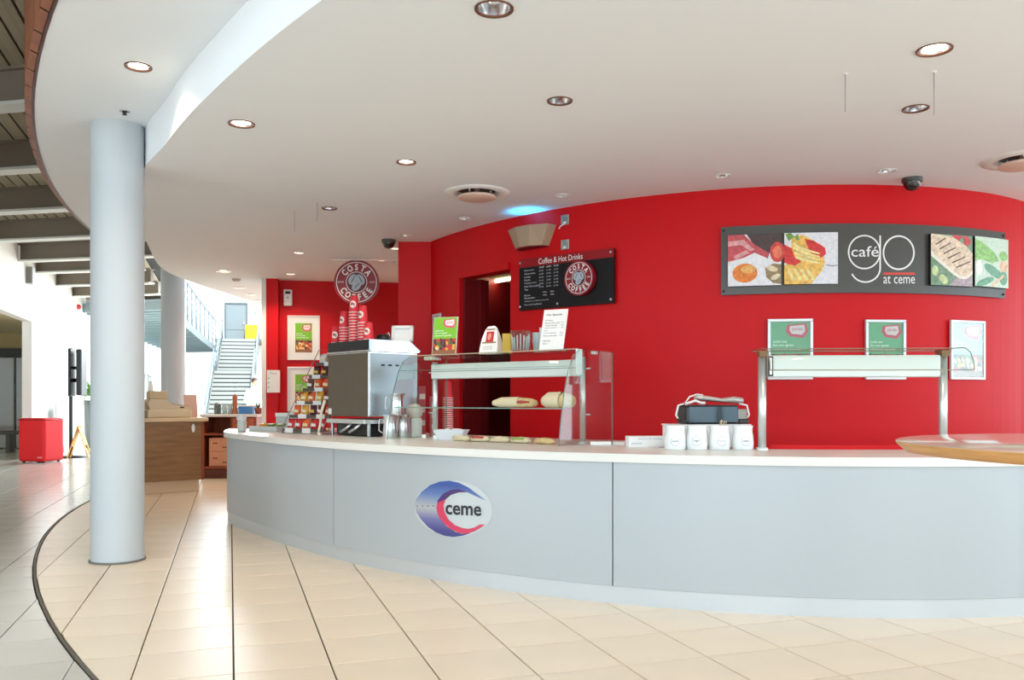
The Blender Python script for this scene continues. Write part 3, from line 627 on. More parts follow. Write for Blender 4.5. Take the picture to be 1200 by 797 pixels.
# on the top pane
zt = ZT+.646+.0036
def leaning(name, lab, cat, px, py, w_, h_, rz, lean, m):
    q = P(px, py, zt); t = thing(name, lab, cat, (q.x, q.y, zt), rz); return t, Matrix.Rotation(lean, 3, 'X')
M_green = mat('leaflet green', (122, 190, 40), .5); M_ink = mat('black ink', (50, 52, 56), .6); M_wink = mat('white ink', (244, 246, 240), .6)
M_fr = [mat('fruit red', (205, 52, 40), .5), mat('fruit orange', (238, 168, 66), .5), mat('fruit plum', (84, 34, 52), .5), mat('fruit cream', (240, 214, 156), .5), mat('leaf sprig', (70, 120, 40), .5), mat('badge pink', (214, 90, 110), .5)]
def fruit_print(par, fn, u0, v0, u1, v1, off, seed, cols=7, rows=4):
    rnd = random.Random(seed); ms = [MB() for _ in range(5)]
    for r in range(rows):
        for c_ in range(cols):
            u = u0+(u1-u0)*(c_+.5+rnd.uniform(-.25, .25))/cols; v = v0+(v1-v0)*(r+.5+rnd.uniform(-.25, .25))/rows
            ru = (u1-u0)/cols*rnd.uniform(.42, .66); rv = (v1-v0)/rows*rnd.uniform(.45, .62)
            k = rnd.choice([0, 1, 1, 3, 2, 0, 4]) if r > 0 else rnd.choice([2, 2, 4, 0])
            if r == rows-1: k = rnd.choice([1, 0, 2, 3])
            cu = min(max(u, u0+ru), u1-ru); cv = min(max(v, v0+rv), v1-rv)
            sheet(ms[k], ell(cu, cv, ru, rv, 10, rot=rnd.uniform(0, 1)), fn, off+.00006*(r*cols+c_))
    for k in range(5):
        if ms[k].v: ms[k].build('fruit_print', M_fr[k], par, kind='stuff')
def poster_print(par, fn, seed, green=None, W=(0, 0, 1, 1)):
    u0, v0, u1, v1 = W; U_ = lambda a: u0+(u1-u0)*a; V_ = lambda a: v0+(v1-v0)*a
    m = MB(); sheet(m, rect(U_(0), V_(0), U_(1), V_(.58)), fn, .0012); g = m.build('green_print', green or M_green, par)
    m = MB(); sheet(m, rect(U_(0), V_(.58), U_(1), V_(1)), fn, .0012); m.build('photo_print', mat('photo ground', (150, 96, 60), .5), par)
    fruit_print(par, fn, U_(.02), V_(.59), U_(.98), V_(.9), .0016, seed)
    m = MB(); sheet(m, [(U_(a), V_(b)) for a, b in ((.42, .06), (.9, .03), (.96, .18), (.84, .30), (.5, .27), (.38, .17))], fn, .0018); b = m.build('badge', mat('badge pink', (0, 0, 0)), par)
    m = MB(); sheet(m, [(U_(a), V_(b)) for a, b in ((.5, .08), (.86, .06), (.88, .17), (.8, .24), (.54, .22), (.48, .15))], fn, .0024); m.build('badge_centre', mat('badge pale', (240, 220, 224), .5), b)
    m = MB(); text(m, 'great taste', (U_(.55), V_(.11), U_(.82), V_(.18)), fn, .003); m.build('badge_lettering', mat('badge ink', (190, 70, 92), .5), b)
    m = MB(); text(m, 'Look out', (U_(.07), V_(.33), U_(.42), V_(.38)), fn, .002, bold=.012); text(m, 'for our great', (U_(.07), V_(.40), U_(.6), V_(.455)), fn, .002, bold=.012); text(m, 'seasonal specials', (U_(.07), V_(.47), U_(.78), V_(.525)), fn, .002, bold=.012); m.build('lettering', M_wink, par, kind='stuff')
# green leaflet in a clear stand
def standing_sheet(name, lab, cat, px, py, w_, h_, rz, lean, back=M_paper):
    q = P(px, py, zt); t = thing(name, lab, cat, (q.x, q.y, zt), rz); R = Matrix.Rotation(-lean, 3, 'X')
    MB().bbox(R @ Vector((0, 0, h_/2+.004)), (w_, .004, h_), .0008, M=R).build('sheet', back, t)
    MB().bbox((0, .03, .004), (w_*.9, .10, .006), .002).build('foot', mat('clear acrylic', (214, 220, 216), .15), t)
    Rz = Matrix.Rotation(rz, 3, 'Z'); o = Vector((0, 0, 0))
    k = lambda x, z: R @ Vector((x, -.0021, z+.004))
    fn = quadmap(k(-w_/2, h_), k(w_/2, h_), k(-w_/2, 0), k(w_/2, 0)); return t, fn
t, fn = standing_sheet('leaflet_stand', 'green fruit leaflet standing on the display case, left of the doorway', 'leaflet', 520, 416.5, .215, .30, -.42, .14)
f0 = fn; fn = lambda u, v, off=0: f0(u, v, off)
poster_print(t, fn, 3, W=(.02, .01, .98, .98))
t, fn = standing_sheet('menu_sheet', 'tall white specials sheet leaning at the right end of the display case', 'menu', 645.5, 411.5, .19, .315, -.48, .30)
m = MB(); text(m, 'Our Specials', (.12, .1, .78, .165), fn, .0012, bold=.014)
rows_ = ['Breakfast', 'Bacon roll to take', 'Toasted teacake', 'Jacket potatoes', 'Soup', 'Fresh baguettes', 'Panini and salad', '', 'Meal deal', 'Ask us']
for i, s in enumerate(rows_):
    if s: text(m, s, (.12, .245+.063*i, .12+.034*len(s), .28+.063*i), fn, .0012)
    if i in (1, 2, 3, 5, 6): text(m, '£%d.%d0' % (1+i % 3, i), (.78, .245+.063*i, .9, .277+.063*i), fn, .0012)
m.build('lettering', M_ink, t, kind='stuff')
# tent card
q = P(576, 415.2, zt); t = thing('tent_card', 'white arched table card with a red picture on the display case', 'card', (q.x, q.y, zt), -.62)
arch_ = [(-.085, 0), (-.083, .06), (-.072, .13), (-.05, .19), (-.03, .212), (.03, .215), (.05, .2), (.072, .13), (.083, .06), (.085, 0)]
mb = MB(); n = len(arch_); pf_ = [(x, -.05+.048*z/.215, z) for x, z in arch_]; pb_ = [(x, .05-.048*z/.215, z) for x, z in arch_]
mb.add(pf_, [tuple(range(n))]); mb.add(pb_, [tuple(reversed(range(n)))]); mb.strip(pf_, pb_); mb.build('card', M_paper, t)
fn = quadmap((-.085, -.05+.048, .215), (.085, -.05+.048, .215), (-.085, -.05, 0), (.085, -.05, 0))
m = MB(); sheet(m, rect(.3, .2, .72, .6), fn, .001); m.build('picture', mat('card red', (196, 48, 52), .5), t)
m = MB(); sheet(m, rect(.12, .57, .88, .62), fn, .0014); sheet(m, rect(.25, .1, .75, .15), fn, .0014); m.build('brown_band', mat('card brown', (150, 110, 80), .5), t)
m = MB(); sheet(m, ell(.48, .38, .1, .13, 14), fn, .0015); m.build('cup_picture', mat('card light', (226, 150, 140), .5), t)
m = MB(); text(m, 'a little treat', (.2, .72, .7, .77), fn, .001); text(m, 'with every cup', (.2, .8, .7, .85), fn, .001); m.build('lettering', M_ink, t, kind='stuff')
q = P(593.5, 414, zt); q = Vector((-.035, 6.42, zt)); t = MB().bbox((0, 0, .075), (.075, .045, .15), .004).build('yellow_box', mat('mustard card', (206, 170, 60), .6)); t.location = q; tag(t, 'mustard yellow box behind the glass jar', 'box')
M_jar = mat('jar glass', (214, 226, 226), .05, spec=.6); 
def clear_vessel(name, m): return None
Mg2 = mat('thick clear glass', (246, 250, 250), glass=True)
q = P(610, 412.8, zt); t = thing('glass_jar', 'wide clear glass jar on the display case', 'jar', (q.x, q.y, zt))
MB().lathe([(.0001, .002), (.07, .002), (.075, .012), (.078, .15), (.081, .155), (.076, .155), (.071, .018), (.0001, .016)], n=28).build('vessel', Mg2, t)
M_cutl = mat('cutlery', (222, 228, 228), .4)
for k in range(16):
    a = 2*PI*k/16; MB().tube([(.055*math.cos(a), .055*math.sin(a), .017), (.066*math.cos(a), .066*math.sin(a), .10+.03*random.random())], .0055, 5).build('stirrer', M_cutl, t)
q = P(629, 411.8, zt)
for k in range(6):
    o = MB().lathe([(.0001, .001), (.030, .001), (.0405, .083), (.043, .085), (.0398, .0835), (.0292, .002), (.0001, .002)], n=20).build('clear_cup', mat('frosted cup', (205, 214, 214), .25)); o.location = (q.x+.011, q.y+.16, zt+.012*k); tag(o, ['bottom', 'second', 'third', 'fourth', 'fifth', 'top'][k]+' clear plastic cup in the short stack between jar and specials sheet', 'plastic cup', 'clear cups on the display case')
t = MB().bbox((0, 0, .09), (.07, .02, .18), .003).build('grey_holder', mat('grey card', (196, 204, 204), .6)); t.location = (.235, 6.22, zt); t.rotation_euler = (0, 0, -.4); tag(t, 'grey card holder behind the specials sheet', 'card holder')
# ------------------------------------------------------------------ right part of the counter
jar0 = None
M_jarw = mat('jar porcelain', (238, 240, 240), .25, coat=.3)
jar_lab = ['white storage jar with a round label, leftmost of the front four', 'white storage jar second from the left, its label dark lettered', 'white storage jar holding wooden stirrers', 'white storage jar at the right end, nearest the glass guard post']
words = ['chocolate', 'sugar', 'brown sugar', 'sweetener']
def storage_jar(loc, rz, lab, word):
    t = thing('storage_jar', lab, 'jar', loc, rz)
    MB().lathe([(.0001, 0), (.058, 0), (.063, .006), (.0645, .04), (.062, .085), (.0565, .112), (.058, .135), (.061, .146), (.057, .147), (.053, .13), (.053, .02), (.0001, .018)], n=28).build('body', M_jarw, t)
    def f(u, v, off=0): a = -PI/2+u; r = .0645+off; return Vector((r*math.cos(a), r*math.sin(a), .055-v))
    m = MB(); ring(m, 0, 0, .45, .42, lambda u, v, off=0: f(u, v*.0645, off), .0008, 0, 24); m.build('round_label', mat('label grey', (150, 156, 156), .6), t)
    m = MB(); text(m, word, (-.3, -.006, .3, .006), f, .001); m.build('lettering', M_ink, t); return t
jx = [(791, 527), (816.5, 527), (843, 527), (870.5, 527)]
jars = []
for i, (x, y) in enumerate(jx):
    p = P(x, y, ZT); jars.append(storage_jar(p, -math.atan2(p.x, p.y)+(.05, 0, .25, .3)[i], jar_lab[i], words[i]))
p = P(843, 527, ZT)
for k in range(7):
    o = MB().bbox((0, 0, .08), (.006, .0015, .16), .0004).build('wooden_stirrer', mat('birch', (206, 186, 158), .7)); a = k*.9
    o.location = (p.x-.012+.01*(k % 3), p.y-.012+.012*(k//3), ZT+.02); o.rotation_euler = (.12*math.sin(a), .22*math.cos(a*1.3)-.06, a); tag(o, 'flat wooden stirrer standing in the third white jar', 'stirrer', 'stirrers in the white jar')
# white stand behind the jars and the black cutlery basket on it
GF = P(820, 523, ZT); GF = Vector((1.25, 5.5, ZT)); rzg = .22
t = thing('display_stand', 'white low box stand behind the four jars', 'stand', GF, rzg)
MB().bbox((0, 0, .07), (.50, .24, .14), .004).build('box', M_plastic, t); MB().bbox((0, 0, .143), (.51, .25, .008), .002).build('top_board', M_plastic, t)
t = thing('serving_basket', 'black deep serving basket with white wire handles on the white stand', 'basket', (GF.x, GF.y, ZT+.147), rzg)
c = MB(); c.bbox((0, -.02, .062), (.36, .17, .122), .02, seg=3); c.build('tub', mat('gloss black', (26, 30, 34), .18), t)
MB().bbox((0, -.1075, .062), (.33, .006, .10), .002).build('front_plate', mat('reflection front', (70, 84, 92), .15, metal=.4), t, label='front plate with a bluish grey reflection painted in')  # bluish grey imitates a reflection on the black front
MB().bbox((.205, .0, .05), (.09, .15, .09), .006).build('side_box', mat('side grey', (168, 168, 160), .5), t, label='grey box at the right side')
MB().bbox((.225, .0, .018), (.07, .17, .03), .004).build('side_foot', M_black, t)
for s in (-1, 1): MB().tube([(s*.19, -.08, .13), (s*.235, -.1, .12), (s*.25, -.1, .06), (s*.238, -.1, .04)], .006, 6).build('handle', M_plastic, t)
MB().tube([(-.17, -.06, .128), (-.1, -.06, .15), (-.06, -.05, .135), (-.03, -.05, .135)], .009, 6).build('lid_handle', M_plastic, t)
t = thing('serving_tongs', 'pale serving tongs lying across the black serving basket', 'tongs', (GF.x+.05, GF.y-.015, ZT+.147+.135), rzg)
MB().tube([(-.13, 0, .04), (-.09, 0, .035), (.05, 0, .018), (.14, .01, .022), (.2, .01, .012)], [.018, .016, .012, .02, .022], 8).build('arm', mat('pale steel tongs', (198, 192, 184), .35, metal=.4), t)
MB().tube([(-.12, .03, .03), (.05, .05, .015), (.2, .07, .015)], [.012, .01, .018], 8).build('arm', mat('pale steel tongs'), t)
MB().tube([(-.2, 0, .0), (-.17, 0, .04), (-.12, 0, .055), (-.08, 0, .05)], .005, 6).build('loop', M_plastic, t)
# flat leaflet box, small tray and napkins
p = P(756, 523.5, ZT); t = thing('leaflet_box', 'flat white box with faint blue print left of the jars', 'box', p, .06)
MB().bbox((0, 0, .034), (.235, .12, .068), .002).build('body', M_paper, t)
fn = quadmap((-.1175, -.0602, .068), (.1175, -.0602, .068), (-.1175, -.0602, 0), (.1175, -.0602, 0))
m = MB(); text(m, 'thank you for recycling', (.25, .12, .9, .32), fn, .0008); text(m, 'please', (.08, .55, .35, .75), fn, .0008); m.build('lettering', mat('blue print', (120, 150, 190), .6), t)
p = P(704, 521.5, ZT); t = MB().bbox((0, 0, .012), (.14, .10, .024), .006, seg=2).build('small_tray', M_plastic); t.location = p; t.rotation_euler = (0, 0, -.1); tag(t, 'small white tray at the foot of the right glass end panel', 'tray')
p = P(726, 521, ZT)
for k in range(3):
    o = MB().bbox((0, 0, .003), (.105, .105, .006), .001).build('napkin', M_paper); o.location = (p.x, p.y, ZT+.0062*k); o.rotation_euler = (0, 0, .05*k); tag(o, ['bottom', 'middle', 'top'][k]+' white folded napkin in the small pile between tray and leaflet box', 'napkin', 'napkin pile')
p = P(733.5, 522.3, ZT); o = MB().bbox((0, 0, .012), (.012, .02, .024), .003).build('red_clip', mat('clip red', (176, 60, 70), .4)); o.location = p; tag(o, 'tiny reddish clip beside the flat white leaflet box', 'clip')

# ------------------------------------------------------------------ right glass guard
GL = P(893, 527.2, ZT); a_ = COUNTER.hit(1105, .585); GR = COUNTER.at(a_, .585); GR.z = ZT
gx = (GR-GL); GLn = gx.length; RZG = math.atan2(gx.y, gx.x)
gd = thing('glass_guard', 'glass sneeze guard on two steel posts at the right of the counter', 'sneeze guard', GL, RZG)
for x in (0, GLn): MB().tube([(x, 0, 0), (x, 0, .56)], .024, 16).lathe([(.036, 0), (.036, .012), (.024, .018)], (x, 0, 0), 16).lathe([(.0001, .565), (.024, .56)], (x, 0, 0), 16).build('post', M_alu, gd)
o = MB().bbox((GLn/2, -.0, .503), (GLn-.06, .085, .13), .006).build('light_bar', mat('pale light bar'), gd)
MB().bbox((.04, -.046, .503), (.03, .006, .12), .002).build('end_cap', M_black, o); MB().bbox((.04, -.05, .503), (.014, .004, .10), .001).build('switch', M_plastic, o)
MB().tube([(GLn/2, -.02, .437), (GLn/2, -.02, .436)], .001).build('seam', M_black, o)
gp = [(.18, .605), (-.14, .605), (-.22, .598), (-.28, .57), (-.315, .52), (-.325, .47)]
mb = MB(); x0, x1 = -.03, GLn+.03
mb.strip([(x0, y, z) for y, z in gp], [(x1, y, z) for y, z in gp], 0, True)
for x in (x0, x1): mb.tube([(x, y, z) for y, z in gp], .003, 5, 1)
mb.tube([(x0, gp[-1][0], gp[-1][1]), (x1, gp[-1][0], gp[-1][1])], .003, 5, 1); mb.tube([(x0, .18, .605), (x1, .18, .605)], .003, 5, 1)
mb.tube([(x0, -.22, .598), (x1, -.22, .598)], .0022, 5, 1)
mb.build('glass_hood', [M_glass, mat('hood edge', (150, 140, 118), .2)], gd)
for x in (0, GLn): MB().add([(x-.03, -.05, .595), (x+.03, -.05, .595), (x+.03, .05, .595), (x-.03, .05, .595), (x-.018, -.03, .56), (x+.018, -.03, .56), (x+.018, .03, .56), (x-.018, .03, .56)], [(0, 1, 2, 3), (7, 6, 5, 4), (0, 4, 5, 1), (1, 5, 6, 2), (2, 6, 7, 3), (3, 7, 4, 0)]).build('bracket', mat('bracket bronze', (158, 136, 106), .3, metal=.6), gd)

# ------------------------------------------------------------------ round table at the right
tb = thing('round_table', 'round bar table with a pale top and beech edge at the right', 'table', (1.9, 2.3, 0))
M_tt = mat('table laminate', (226, 208, 192), .16, coat=.4); M_be = mat('beech edge', (206, 150, 88), .45, noise=(8, .15, (1, 1, 12)))
MB().lathe([(.0001, 1.03), (.786, 1.03), (.79, 1.0285)], n=96).build('top', M_tt, tb)
MB().lathe([(.79, 1.0285), (.79, 1.022), (.765, .998), (.0001, .998)], n=96).build('edge_band', M_be, tb)
for k in range(4): MB().bbox((.3*math.cos(k*PI/2+3.6), .3*math.sin(k*PI/2+3.6), .985), (.62, .06, .022), .004, k*PI/2+3.6).build('bracket', mat('dark bracket', (84, 80, 84), .4, metal=.5), tb)
MB().tube([(0, 0, .02), (0, 0, .98)], .045, 20).build('pedestal', M_steel, tb); MB().lathe([(.0001, 0), (.36, 0), (.36, .012), (.06, .03), (.0001, .03)], n=40).build('base_plate', M_steel, tb)

# ------------------------------------------------------------------ on the curved red wall
def roundel(par, f, solid=None, k=1.0):        # red coffee sign: f maps a unit disc (u right, v down, off towards the viewer)
    m = MB(); N = 40
    if solid:
        a = [f(math.cos(2*PI*i/N), math.sin(2*PI*i/N), 0) for i in range(N)]; b = [f(math.cos(2*PI*i/N), math.sin(2*PI*i/N), -solid) for i in range(N)]
        m.add(a+b, [tuple(range(N)), tuple(reversed(range(N, 2*N)))]+[(i, (i+1) % N, N+(i+1) % N, N+i) for i in range(N)])
    m.build('disc', mat('sign red', (140, 14, 30), .35), par)
    m = MB(); ring(m, 0, 0, .90, .865, f, .0012*k, 0, 48); ring(m, 0, 0, .47, .44, f, .0012*k, 0, 40); m.build('rings', mat('sign white', (240, 238, 236), .4), par, kind='stuff')
    m = MB(); sheet(m, ell(0, 0, .44, .44, 32), f, .001*k); m.build('centre_disc', mat('sign maroon', (96, 12, 28), .4), par)
    m = MB(); arc_text(m, 'COSTA', 0, 0, .67, .29, 0, .44, f, .0014*k); arc_text(m, 'COFFEE', 0, 0, .67, .29, PI, .40, f, .0014*k, inward=True)
    text(m, 'SINCE', (-.83, -.05, -.56, .04), f, .0014*k); text(m, '1971', (.58, -.05, .8, .04), f, .0014*k); m.build('lettering', mat('sign white'), par)
    for cx, cy, rot, rx, ry in ((-.17, -.12, .5, .17, .25), (.17, -.12, -.5, .17, .25), (.0, .16, .75, .17, .25)):
        m = MB(); sheet(m, ell(cx, cy, rx, ry, 20, rot=rot), f, .0016*k+(.0004*k if cy > 0 else 0)); b = m.build('bean', mat('bean grey', (176, 188, 198), .4), par)
        m = MB(); sheet(m, ell(cx+.01, cy, .022, ry*.8, 12, rot=rot), f, .0022*k+(.0004*k if cy > 0 else 0)); m.build('groove', mat('bean dark', (84, 70, 82), .5), b)
def planar(C, ex_, ez_, n_, R): return lambda u, v, off=0.0: C+ex_*(u*R)-ez_*(v*R)+n_*off
ZU_ = Vector((0, 0, 1))
def wall_thing(name, lab, cat, x, y, off=0.0, group=None): return thing(name, lab, cat, WALL.pix(x, y, off), 0, group)
def base(par):                                  # parts below are given relative to the thing
    l = par.location.copy(); return lambda fn: (lambda u, v, off=0.0: fn(u, v, off)-l)
# menu board
mbd = wall_thing('menu_board', 'black coffee price board with a red heading and a round sign', 'menu board', 664, 328)
q = [WALL.pix(x, y, .05) for x, y in ((608.5, 304.3), (719.4, 290.5), (608.5, 365), (719.4, 354))]
tl, tr = q[0].copy(), q[1].copy(); zt_, zb_ = (q[0].z+q[1].z)/2, (q[2].z+q[3].z)/2
tl.z = tr.z = zt_; bl, br = tl.copy(), tr.copy(); bl.z = br.z = zb_
f0 = quadmap(tl, tr, bl, br); fn = base(mbd)(f0); Wd, Hd = (tr-tl).length, (tl-bl).length
m = MB(); sheet(m, rect(0, 0, 1, 1), fn, 0, thick=.02); m.build('board', mat('board black', (16, 12, 12), .5, spec=.3), mbd)
m = MB(); sheet(m, rect(0, 0, 1, .165), fn, .003, thick=.003); m.build('heading_band', mat('heading red', (150, 18, 28), .5, spec=.3), mbd)
m = MB(); text(m, 'Coffee & Hot Drinks', (.22, .028, .69, .135), fn, .0045); m.build('heading_lettering', M_wink, mbd)
m = MB(); its = ['Espresso', 'Americano', 'Latte', 'Mocha', 'Cappuccino', 'Hot Chocolate', 'Tea']
for i, s in enumerate(its):
    v = .215+.062*i; text(m, s, (.06, v, .06+.0135*len(s), v+.034), fn, .0015)
    for j in range(3): text(m, '£%d.%d%d' % (1+(i+j) % 2, (3*i+j*2+4) % 10, 5*((i+j) % 2)), (.225+.08*j, v-.035+.01, .272+.08*j, v+.0), fn, .0015)
for j, s in enumerate(('small', 'medium', 'large')): text(m, s, (.225+.08*j, .18, .28+.08*j, .203), fn, .0015, bold=.01)
for i, s in enumerate(('Extras', 'Marshmallow')):
    v = .70+.055*i; text(m, s, (.06, v, .06+.011*len(s), v+.032), fn, .0015)
    for j in range(2): text(m, '%d0p' % (2+i+j), (.265+.08*j, v-.03, .31+.08*j, v), fn, .0015)
text(m, 'All drinks are available to take away', (.06, .82, .33, .848), fn, .0015); text(m, 'Please ask for decaffeinated', (.06, .885, .25, .912), fn, .0015)
m.build('price_lettering', mat('board ink', (206, 206, 214), .5), mbd, kind='stuff')
for u, v in ((.018, .075), (.975, .075), (.018, .93), (.975, .93), (.43, .93)):
    m = MB(); sheet(m, ell(u, v, .0105, .0105*Wd/Hd, 12), fn, .012, thick=.012); m.build('fixing', M_chrome, mbd)
C = f0(.68, .5); e1 = (tr-tl).normalized()
rs = MB().bbox((0, 0, 0), (.01, .01, .01)).build('round_sign', M_black, mbd); rs.location = C+(-f0.n)*.004-mbd.location
roundel(rs, planar((-f0.n)*.046, e1, ZU_, -f0.n, Wd*.150), .046)
# wall uplighter
up = wall_thing('wall_uplighter', 'plaster wall uplighter with bluish light above the menu board', 'wall lamp', 626, 280)
a0_, a1_ = WALL.hit(602, -.16), WALL.hit(655); zt1, zb1 = 1.15+.196*7.6, 1.15+.178*7.6
cA, cB = WALL.at(WALL.hit(604)), WALL.at(WALL.hit(650)); ctr = (cA+cB)/2; hw = (cB-cA).length/2; tt = (cB-cA).normalized(); nn = Vector((tt.y, -tt.x, 0))
topz = H+(HY-268)/F*ctr.y; botz = H+(HY-291)/F*ctr.y
def upp(s, w_, z): p = ctr+tt*s+nn*w_; return Vector((p.x, p.y, z))-up.location
T_ = [(-hw*1.08, .0), (-hw*1.0, .10), (-hw*.35, .17), (hw*.35, .17), (hw*1.0, .10), (hw*1.08, .0)]; B_2 = [(s*.68, w_*.8) for s, w_ in T_]
mb = MB(); ta = [upp(s, w_, topz) for s, w_ in T_]; ba = [upp(s, w_, botz) for s, w_ in B_2]; mb.strip(ta, ba); mb.add(ba, [tuple(range(6))]); ti = [upp(s*.94, max(0, w_-.012), topz) for s, w_ in T_]; mb.strip(ta, ti); mb.strip(ti, [upp(s*.64, max(0, w_*.8-.012), botz+.012) for s, w_ in T_])
mb.build('shade', mat('plaster beige', (176, 150, 124), .7), up); mb = MB(); mb.strip([a for a in ba], [a+Vector((0, 0, -.008)) for a in ba]); mb.add([a+Vector((0, 0, -.008)) for a in ba], [tuple(range(6))]); mb.build('lower_rim', M_dred, up)
MB().box(upp(0, .07, topz-.05), (.12, .05, .03)).build('lamp', mat('blue lamp', (80, 190, 255), .5, emit=((60, 190, 255), 5)), up)
l = bpy.data.lights.new('uplight', 'SPOT'); l.energy = 9; l.color = (.02, .5, 1.0); l.spot_size = 2.2; l.spot_blend = 1; l.shadow_soft_size = .05
lo = bpy.data.objects.new('uplight_glow', l); COL.objects.link(lo); p = ctr+nn*.11+Vector((0, 0, topz-.03)); lo.location = p; lo.rotation_euler = (PI, 0, 0)
for i, (y0, y1, lab) in enumerate(((252, 264, 'upper steel socket plate right of the wall uplighter'), (281, 293, 'lower steel socket plate just above the menu board'))):
    a = WALL.hit(663); p = WALL.pix(663, (y0+y1)/2); t = thing('wall_socket', lab, 'socket', p, math.atan2(WALL.at(a+.01).y-WALL.at(a-.01).y, WALL.at(a+.01).x-WALL.at(a-.01).x))
    MB().bbox((0, -.008, 0), (.085, .016, .09), .003).build('plate', M_steel, t); MB().bbox((0, -.018, .01), (.04, .006, .04), .002).build('rocker', mat('teal grey', (120, 150, 148), .4), t); MB().bbox((0, -.018, -.025), (.03, .005, .02), .002).build('rocker', M_plastic, t)
MB().tube([WALL.pix(662, 262, .03), WALL.pix(657, 265, .03), WALL.pix(655, 268, .05)], .005, 6).build('cable', M_plastic); tag(bpy.data.objects['cable'], 'short white cable from the upper socket to the wall uplighter', 'cable')

# curved cafe name board
nb = wall_thing('name_board', 'long curved charcoal name board with four square food pictures', 'sign', 1012, 307)
def NB(x, y, off=0.0):                          # board face stands 3 cm off the wall, straight horizontal edges
    a = WALL.hit(x, -.03); p = WALL.at(a, -.03-off); d = WALL.at(a, -.03).y; return Vector((p.x, p.y, H-(y-HY)/F*d))-nb.location
def level(x0, x1, ytop, ybot):                  # heights of a level band, measured at its middle
    d = WALL.at(WALL.hit((x0+x1)/2, -.03), -.03).y; return H-(ytop-HY)/F*d, H-(ybot-HY)/F*d
zT, zB = 2.525, 1.985
def NBz(x, z, off=0.0): p = WALL.at(WALL.hit(x, -.03), -.03-off); return Vector((p.x, p.y, z))-nb.location
def nb_panel(name, x0, x1, zt__, zb__, off, thick, m, par, n=14):
    mb = MB(); xs = [x0+(x1-x0)*k/n for k in range(n+1)]
    A_ = [NBz(x, zt__, off) for x in xs]; B_ = [NBz(x, zb__, off) for x in xs]; C_ = [NBz(x, zt__, off-thick) for x in xs]; D_ = [NBz(x, zb__, off-thick) for x in xs]
    mb.strip(A_, B_); mb.strip(C_, D_); mb.strip(A_, C_); mb.strip(B_, D_)
    for e in (0, -1): mb.add([A_[e], B_[e], D_[e], C_[e]], [(0, 1, 2, 3)])
    return mb.build(name, m, par)
nb_panel('board', 845, 1178, zT, zB, 0, .012, mat('charcoal board', (74, 72, 66), .32), nb, 30)
for x, z in ((848, zT-.03), (1175.5, zT-.03), (848, zB+.03), (1175.5, zB+.03)):
    MB().ball(NBz(x, z, .002), .01, 8).build('fixing', M_black, nb)
M_let = mat('name white', (240, 240, 238), .5)
m = MB()
def gring(cx, cy, rx, ry, w_, a0=0, a1=2*PI, n=48):
    for k in range(n):
        t0, t1 = a0+(a1-a0)*k/n, a0+(a1-a0)*(k+1)/n
        m.add([NB(cx+(rx-d_)*math.cos(t), cy+(ry-d_)*math.sin(t), .002) for d_, t in ((w_, t0), (0, t0), (0, t1), (w_, t1))], [(0, 1, 2, 3)])
gring(1012.8, 295.5, 19.3, 20.2, 1.7); gring(1053, 296.2, 18.8, 20.4, 1.9)
m.add([NB(x, y, .0022) for x, y in ((1030.4, 276), (1032.2, 276), (1032.2, 315), (1030.4, 315))], [(0, 1, 2, 3)]); gring(1014, 314, 18.2, 17.5, 1.8, 0, PI*.86, 26)
fT = lambda u, v, off=0: NB(u, v, off)
text(m, 'café', (997.5, 288.5, 1029.5, 301), fT, .0026, bold=.001); text(m, 'at ceme', (1035, 323.3, 1072, 332.4), fT, .0026, bold=.0)
m.build('lettering', M_let, nb)
m = MB(); m.add([NB(x, y, .002) for x, y in ((1035, 319.4), (1053, 319.4), (1072, 319.4), (1072, 322), (1053, 322), (1035, 322))], [(0, 1, 4, 5), (1, 2, 3, 4)]); m.build('red_bar', mat('orange red', (226, 70, 52), .5), nb)
def picture(x0, x1, yt, yb, lab, name='picture'):
    zt__, zb__ = level(x0, x1, yt, yb); p = nb_panel(name, x0, x1, zt__, zb__, .034, .03, [mat('print edge', (30, 28, 28), .5)], nb, 6); p['label'] = lab
    def f(u, v, off=0): return NBz(x0+(x1-x0)*u, zt__+(zb__-zt__)*v, .034+off)
    return p, f
def prt(par, f, name, rgb, polys, off):
    mm = MB()
    for i, po in enumerate(polys): fine_sheet(mm, po, f, off+.00008*i, step=.3)
    return mm.build(name, mat('print %d %d %d' % rgb, rgb, .45, noise=(38, .10 if min(rgb) > 195 else .26)), par)
R01 = rect(0, 0, 1, 1, 4)
# eggs, bacon, tomato and mushrooms
p, f = picture(853, 914.5, 275.5, 335.5, 'square picture of a fried egg with bacon and tomato')
prt(p, f, 'egg_white', (232, 232, 234), [R01], .0006); prt(p, f, 'pan_print', (74, 52, 50), [[(.35, 0), (1, 0), (1, .3), (.85, .4), (.55, .3)]], .001)
prt(p, f, 'bacon_print', (196, 78, 84), [[(0, 0), (.3, 0), (.5, .2), (.78, .38), (.75, .48), (.5, .36), (.3, .45), (0, .52)]], .0014); prt(p, f, 'fat_print', (224, 160, 160), [[(0, .12), (.3, .1), (.5, .3), (.42, .33), (.25, .2), (0, .22)], [(.1, .42), (.35, .3), (.4, .36), (.15, .48)]], .0018)
prt(p, f, 'tomato_print', (206, 62, 52), [ell(.93, .36, .14, .2, 18)], .0018); prt(p, f, 'tomato_seed_print', (232, 120, 90), [ell(.93, .36, .09, .12, 14), ], .0022)
prt(p, f, 'yolk', (238, 130, 40), [ell(.32, .75, .235, .185, 26)], .0018); prt(p, f, 'yolk_shine', (246, 178, 96), [ell(.38, .68, .14, .08, 16)], .0022)
